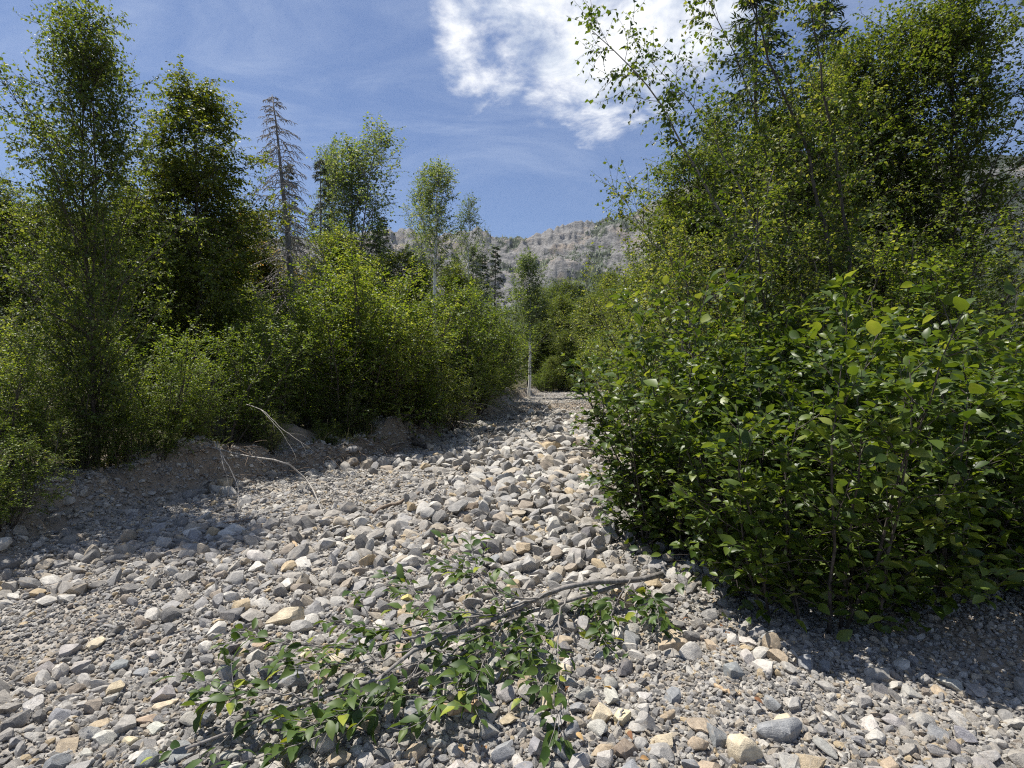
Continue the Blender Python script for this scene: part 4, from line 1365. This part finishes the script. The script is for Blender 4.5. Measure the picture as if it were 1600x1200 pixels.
# pebbles: fine near the viewer, larger further up
n = 165000
y = 1.7 + rng.random(n) ** 1.5 * 8
x = left_edge(y) - 0.9 + rng.random(n) * (right_edge(y) + 2.6 - left_edge(y))
k = np.abs(x / y) < 1.0
x, y = x[k], y[k]
stone_cloud('pebbles', x, y, rng.uniform(0.005, 0.019, len(x)) * (0.8 + 0.35 * rng.pareto(3, len(x)).clip(0, 3)), 0.5, TINY, 'fine grey pebbles between the larger stones of the creek bed', 'pebbles', (0.45, 0.9), 0.4)
n = 60000
y = 5 + rng.random(n) ** 1.25 * 45
x = left_edge(y) - 0.9 + rng.random(n) * (right_edge(y) + 1.3 - left_edge(y))
stone_cloud('gravel', x, y, rng.uniform(0.012, 0.05, n) * (0.8 + 0.3 * rng.pareto(3, n).clip(0, 3)), 0.4, TINY, 'pale gravel covering the upper part of the creek bed', 'gravel', (0.4, 0.8), 0.3)


# ------------------------------------------------------------------ fallen branch with leaves
def ground_path(pts, heights):
    return np.array([at(px, py, h)[:] for (px, py), h in zip(pts, heights)])


CUT = [single_leaf('cut_leaf_blade', M_FALLENLEAF, r_, w_, f_, c_, v_) for r_, w_, f_, c_, v_ in
       [(0.1, .46, .25, .12, .4), (0.35, .5, .3, .2, .7), (0.55, .44, .2, .06, .2), (0.75, .5, .4, .26, .6), (0.88, .48, .25, .1, .5)]]
M_LIME = CUT.append(single_leaf('yellow_leaf_blade', M_FALLENLEAF, 0.96, .5, .3, .1, .5))
rngb = np.random.default_rng(31)
org = np.array(at(1030, 902)[:])
p = Plant()
limbs = [
    # (path in the photograph, heights, radius)
    ([(1034, 897), (985, 912), (950, 905), (900, 917), (862, 925), (830, 940), (800, 956), (718, 985), (661, 1007), (596, 1058), (491, 1095), (350, 1146), (290, 1170)],
     [.16, .17, .19, .17, .18, .17, .17, .20, .19, .15, .10, .10, .12], 0.021),
    ([(975, 912), (930, 925), (890, 938), (840, 952), (790, 972), (720, 1010), (700, 1030)], [.14, .13, .14, .12, .11, .10, .08], 0.015),
    ([(950, 905), (975, 925), (925, 948)], [.17, .1, .06], 0.010),
    ([(830, 940), (760, 960), (700, 968), (640, 982), (571, 982), (545, 965)], [.18, .22, .24, .25, .26, .28], 0.008),
    ([(718, 985), (650, 993), (582, 1010), (531, 1013), (463, 1007), (387, 999)], [.20, .24, .22, .20, .18, .2], 0.008),
    ([(790, 962), (740, 960), (698, 956), (661, 936), (633, 917), (605, 911)], [.18, .26, .3, .33, .34, .35], 0.006),
    ([(862, 925), (820, 938), (786, 928), (755, 902), (715, 888), (693, 883)], [.19, .27, .33, .37, .38, .4], 0.006),
    ([(800, 950), (770, 925), (745, 895), (738, 855)], [.2, .3, .4, .45], 0.005),
    ([(780, 975), (730, 1047), (681, 1106), (656, 1132)], [.12, .12, .13, .15], 0.007),
    ([(740, 1010), (622, 1070), (531, 1129), (458, 1169), (425, 1185)], [.10, .10, .10, .10, .12], 0.008),
    ([(700, 1000), (660, 1030), (620, 1075), (575, 1110)], [.16, .14, .12, .12], 0.005),
    ([(885, 935), (876, 953), (871, 1019), (865, 1058), (868, 1104), (872, 1150)], [.17, .2, .14, .10, .10, .08], 0.007),
    ([(985, 905), (976, 917), (961, 945), (947, 979), (932, 1000)], [.18, .2, .16, .10, .08], 0.005),
    ([(661, 1007), (590, 1030), (520, 1040), (470, 1030)], [.19, .2, .2, .22], 0.005),
    ([(491, 1095), (455, 1088), (405, 1080), (365, 1085), (340, 1080)], [.12, .15, .16, .18, .2], 0.005),
    ([(800, 956), (770, 1000), (745, 1060), (735, 1100)], [.17, .14, .1, .08], 0.006),
    ([(850, 935), (840, 970), (830, 1010), (832, 1045)], [.17, .16, .12, .1], 0.005),
    ([(596, 1058), (560, 1100), (520, 1130), (490, 1120)], [.15, .14, .12, .12], 0.005),
    ([(1000, 905), (1020, 935), (1030, 960)], [.15, .2, .16], 0.004),
]
tw_src = []
for pts, hs, r_ in limbs:
    P = resample(ground_path(pts, hs) - org, 16)
    P[1:-1] += rngb.normal(0, 0.006, (14, 3))
    p.tube('stem' if r_ >= 0.0145 else 'twigs', P[None], taper(np.array([r_]), 16, 0.28), 7 if r_ > 0.009 else 5)
    tw_src.append((P[None], r_))
allP = np.concatenate([q_[0] for q_ in tw_src])
tp, td, tt = kids(rngb, allP, 15, 0.3, 1.0, 0.7, 0.2)
td = unit(td * np.array([1, 1, 0.6]) + np.array([-0.25, -0.12, 0.08]))
P2 = grow(rngb, tp, td, rngb.uniform(0.08, 0.30, len(tt)), 5, 0.13, np.array([0, 0, -0.02]))
p.tube('twigs', P2, taper(np.full(len(tt), 0.0024), 6, 0.45), 4)
ends_ = np.concatenate([P2, allP[3:][:, -6:]])
p.leaves(rngb, P2[rngb.random(len(P2)) > 0.20], 4, 0.35, 1.03, 0.088, 0.12, 0.9, 0.75, 0.35, 0.8)
p.leaves(rngb, allP[3:][:, -7:], 5, 0.3, 1.02, 0.094, 0.12, 0.9, 0.8, 0.35, 0.8)
P, A, Nn, Ls = p.all_leaves()
W_ = P + org
P[:, 2] += np.clip(terrain(W_[:, 0], W_[:, 1]) + 0.05 - W_[:, 2], 0, 1)
o = bpy.data.objects.new('fallen_branch', None)
COL.objects.link(o)
o.location = org
tag(o, 'large fallen forked branch with green leaves lying across the foreground stones', 'branch')
link('stem', p.tube_mesh('fallen_stem', 'stem', M_GREYBARK), o)
link('twigs', p.tube_mesh('fallen_twigs', 'twigs', M_GREYBARK), o)
pick = np.arange(len(P))
if len(P) > 300:
    nearest = np.argsort(np.linalg.norm(P + org - np.array([0, 0, EYE]), axis=1) / Ls)
    rest_ = nearest[300:]
    pick = nearest[:300]
    link('foliage', p.leaf_mesh('fallen_foliage', M_FALLENLEAF, rngb, 0.48, 0.25, (P[rest_], A[rest_], Nn[rest_], Ls[rest_]), True), o, kind='stuff')
for i in pick:
    k = int(rngb.integers(5)) if rngb.random() > 0.05 else 5
    lf = link('leaf', CUT[k], o)
    lf.matrix_basis = basis(P[i], A[i], Nn[i], Ls[i])


# ------------------------------------------------------------------ dead wood
def bare_branch(name, label, cat, paths, mat, group=None, twigs=0, seed=1, tl_len=0.3, part='stem', sides=6):
    rg = np.random.default_rng(seed)
    q_ = Plant()
    first = np.array(paths[0][0][0])
    og = np.array([first[0], first[1], gz(first[0], first[1])])
    for P, r_, end in paths:
        P = resample(np.array(P) - og, 14)
        P[1:-1] += rg.normal(0, r_ * 0.5, (12, 3))
        q_.tube('stem', P[None], taper(np.array([r_]), 14, end), sides)
        if twigs:
            a_, b_, c_ = kids(rg, P[None], twigs, 0.25, 0.98, 0.8)
            q_.tube('twigs', grow(rg, a_, b_, rg.uniform(0.3, 1.2, len(c_)) * tl_len, 5, 0.12, np.array([0, 0, -0.08])), taper(np.full(len(c_), r_ * 0.28), 6, 0.3), 3)
    if not twigs:
        me = q_.tube_mesh(name, 'stem', mat)
        return link(name, me, label=label, cat=cat, group=group, loc=og)
    ob = bpy.data.objects.new(name, None)
    COL.objects.link(ob)
    ob.location = og
    tag(ob, label, cat, group)
    link('stem', q_.tube_mesh(name, 'stem', mat), ob)
    link('twigs', q_.tube_mesh(name + '_twigs', 'twigs', mat), ob)
    return ob


def pp(pts):
    """(px, py, depth) to points"""
    return [((x - 800) / F * d, d, EYE + (600 - y) / F * d) for x, y, d in pts]


bare_branch('dead_branch', 'long bleached dead branch arching from the left bank down onto the gravel', 'dead branch',
            [(pp([(300, 690, 8.0), (350, 705, 7.9), (405, 715, 7.7), (450, 722, 7.5)]) + [at(480, 750, .12)[:], at(500, 790, .06)[:], at(515, 826, .0)[:]], 0.016, 0.25)], M_DEADWOOD, 'dead branches by the left bank', 7, 3, 0.35)
bare_branch('dead_branch', 'pair of thin straight bleached twigs poking out of the left bushes', 'dead branch',
            [(pp([(385, 632, 8.6), (410, 640, 8.4), (440, 670, 8.2), (470, 690, 8.0), (490, 705, 8.0)]), 0.007, 0.3), (pp([(408, 640, 8.4), (440, 675, 8.1), (462, 712, 7.9)]), 0.005, 0.3)], M_DEADWOOD, 'dead branches by the left bank', 3, 4, 0.25)
bare_branch('dead_branch', 'curved bleached dead branch hooking down at the left edge of the bank', 'dead branch',
            [([*pp([(335, 690, 7.2), (352, 720, 7.1), (372, 755, 7.0)])] + [at(372, 785, .05)[:], at(362, 802, .0)[:]], 0.010, 0.3), (pp([(340, 690, 7.2), (350, 730, 7.0), (358, 760, 6.9), (352, 790, 6.8)]), 0.006, 0.3)], M_DEADWOOD, 'dead branches by the left bank', 6, 5, 0.35)
bare_branch('stick', 'dark brown stick lying on fine gravel near the left bank', 'stick', [([at(583, 801, .02)[:], at(605, 791, .03)[:], at(625, 785, .03)[:], at(655, 769, .03)[:]], 0.024, 0.5)], M_STICK)
bare_branch('broken_log', 'short tan broken log under the fallen branch, bark stripped', 'log', [([at(684, 1108, .035)[:], at(710, 1108, .04)[:], at(741, 1102, .04)[:]], 0.024, 0.95)], M_LOG, sides=10)
bare_branch('stick', 'pale stripped stick on the fine gravel at the right foreground', 'stick', [([at(1116, 1071, .015)[:], at(1135, 1080, .016)[:], at(1157, 1086, .015)[:]], 0.011, 0.7)], M_LOG)
bare_branch('stick', 'thin white curved stick right of the cream yellow block', 'stick', [([at(974, 1108, .07)[:], at(969, 1120, .05)[:], at(966, 1142, .01)[:]], 0.006, 0.6)], M_DEADWOOD)
bare_branch('stick', 'short pale stick upright by the thick end of the fallen branch', 'stick', [([at(916, 846, .1)[:], at(915, 868, .05)[:], at(914, 888, .0)[:]], 0.008, 0.6)], M_DEADWOOD)
bare_branch('stick', 'small bone pale stick beside the grey rounded rock in left gravel', 'stick', [([at(458, 846, .03)[:], at(466, 858, .03)[:], at(475, 868, .02)[:]], 0.018, 0.8)], M_LOG)
bare_branch('broken_log', 'pale bleached log lying across the upper bed', 'log', [([at(757, 697, .05)[:], at(790, 693, .06)[:], at(812, 689, .06)[:]], 0.05, 0.7)], M_DEADWOOD, sides=8)
bare_branch('broken_log', 'dark rotten log leaning against the foot of the left bank', 'log', [([*pp([(618, 665, 12.6), (640, 682, 12.4)])] + [at(665, 702, .05)[:]], 0.06, 0.8)], M_BARK, sides=8)
bare_branch('dead_branch', 'dark bare dead twig lying across the upper bed beside the shrub', 'dead branch', [([at(810, 702, .06)[:], at(860, 704, .09)[:], at(905, 703, .12)[:], at(948, 700, .2)[:]], 0.018, 0.5)], M_BARK, None, 7, 9, 0.7)
bare_branch('dead_branch', 'tangle of pale dead twigs on the bank above the earth mound', 'dead branch',
            [(pp([(700, 640, 17.6), (725, 628, 17.8), (760, 632, 18.0), (785, 645, 18.0)]), 0.014, 0.4), (pp([(715, 640, 17.6), (735, 625, 17.8), (748, 612, 18.0)]), 0.012, 0.4)], M_DEADWOOD, None, 7, 10, 0.6)
bare_branch('stick', 'thin straight brown stick at the left edge of the gravel', 'stick', [([at(345, 818, .02)[:], at(380, 813, .03)[:], at(414, 809, .03)[:]], 0.009, 0.6)], M_STICK)

# dead leaves dropped on the stones
OR = [single_leaf('dead_leaf_blade', M_ORANGE, v_, .55, .5, .3, .8) for v_ in (0.1, 0.5, 0.9)]
for px, py in [(982, 1142), (900, 1145), (1075, 965), (1125, 978), (960, 1050), (955, 1075), (950, 930), (1178, 1090), (1000, 1185), (910, 966), (445, 962), (760, 1170), (1140, 990), (930, 1060), (717, 1163), (1038, 958), (1150, 1010), (890, 1072)]:
    pos = at(px, py, 0.05)
    lf = link('fallen_leaf', OR[(px + py) % 3], label='small orange brown dead leaf ' + zone(pos.x, pos.y), cat='leaf', group='dead leaves on the foreground stones')
    th = (px * 7 + py) % 628 / 100
    lf.matrix_basis = Matrix.Translation(pos) @ Matrix.Rotation(th, 4, 'Z') @ Matrix.Rotation(0.35, 4, 'X') @ Matrix.Scale(0.042, 4)

# roots hanging from the eroded left bank
rp = Plant()
yr = rng.uniform(7.4, 21, 260)
xr_ = left_edge(yr) - rng.uniform(0.05, 0.45, 260)
RS = np.stack([xr_, yr, terrain(xr_, yr) + 0.03], -1)
RP = grow(rng, RS, unit(np.stack([rng.uniform(0.4, 1.0, 260), rng.normal(-0.1, 0.6, 260), rng.uniform(-0.2, 0.5, 260)], -1)), rng.uniform(0.2, 0.75, 260), 7, 0.22, np.array([0.03, 0, -0.16]))
RP[..., 2] = np.maximum(RP[..., 2], terrain(RP[..., 0], RP[..., 1]) + 0.006)
rp.tube('roots', RP, taper(rng.uniform(0.004, 0.013, 260), 8, 0.25), 4)
link('exposed_roots', rp.tube_mesh('exposed_roots', 'roots', M_STICK), label='thin roots hanging out of the eroded left bank', cat='roots', kind='stuff')

# grass and herbs on the bank tops and at the earth mound
n = 5200
y = 5 + rng.random(n) ** 1.3 * 30
x = left_edge(y) - 0.35 - np.abs(rng.normal(0, 0.5, n))
clump = fbm(x * 2.2, y * 2.2, 201, 2) > 0.05
x, y = x[clump], y[clump]
n = len(x)
gp = Plant()
Pg = grow(rng, np.stack([x, y, terrain(x, y) - 0.01], -1), unit(np.stack([rng.normal(0.15, 0.4, n), rng.normal(0, 0.4, n), np.ones(n)], -1)), rng.uniform(0.10, 0.32, n), 3, 0.15, np.array([0, 0, -0.18]))
w_ = rng.uniform(0.004, 0.009, n)[:, None]
sd = unit(np.cross(Pg[:, -1] - Pg[:, 0], rng.normal(0, 1, (n, 3))))
V = np.stack([Pg[:, 0] - sd * w_, Pg[:, 0] + sd * w_, Pg[:, 1] - sd * w_, Pg[:, 1] + sd * w_, Pg[:, 2] - sd * w_ * .7, Pg[:, 2] + sd * w_ * .7, Pg[:, 3]], 1).reshape(-1, 3)
b_ = np.arange(n)[:, None] * 7
T = np.concatenate([b_ + np.array([f]) for f in ((0, 1, 3), (0, 3, 2), (2, 3, 5), (2, 5, 4), (4, 5, 6))], 1).reshape(-1, 3)
link('bank_grass', mesh_new('bank_grass', V, [T], M_GRASS, False, {'rnd': np.repeat(rng.random(n), 5)}), label='thin grass tufts on the top of the left bank', cat='grass', kind='stuff')
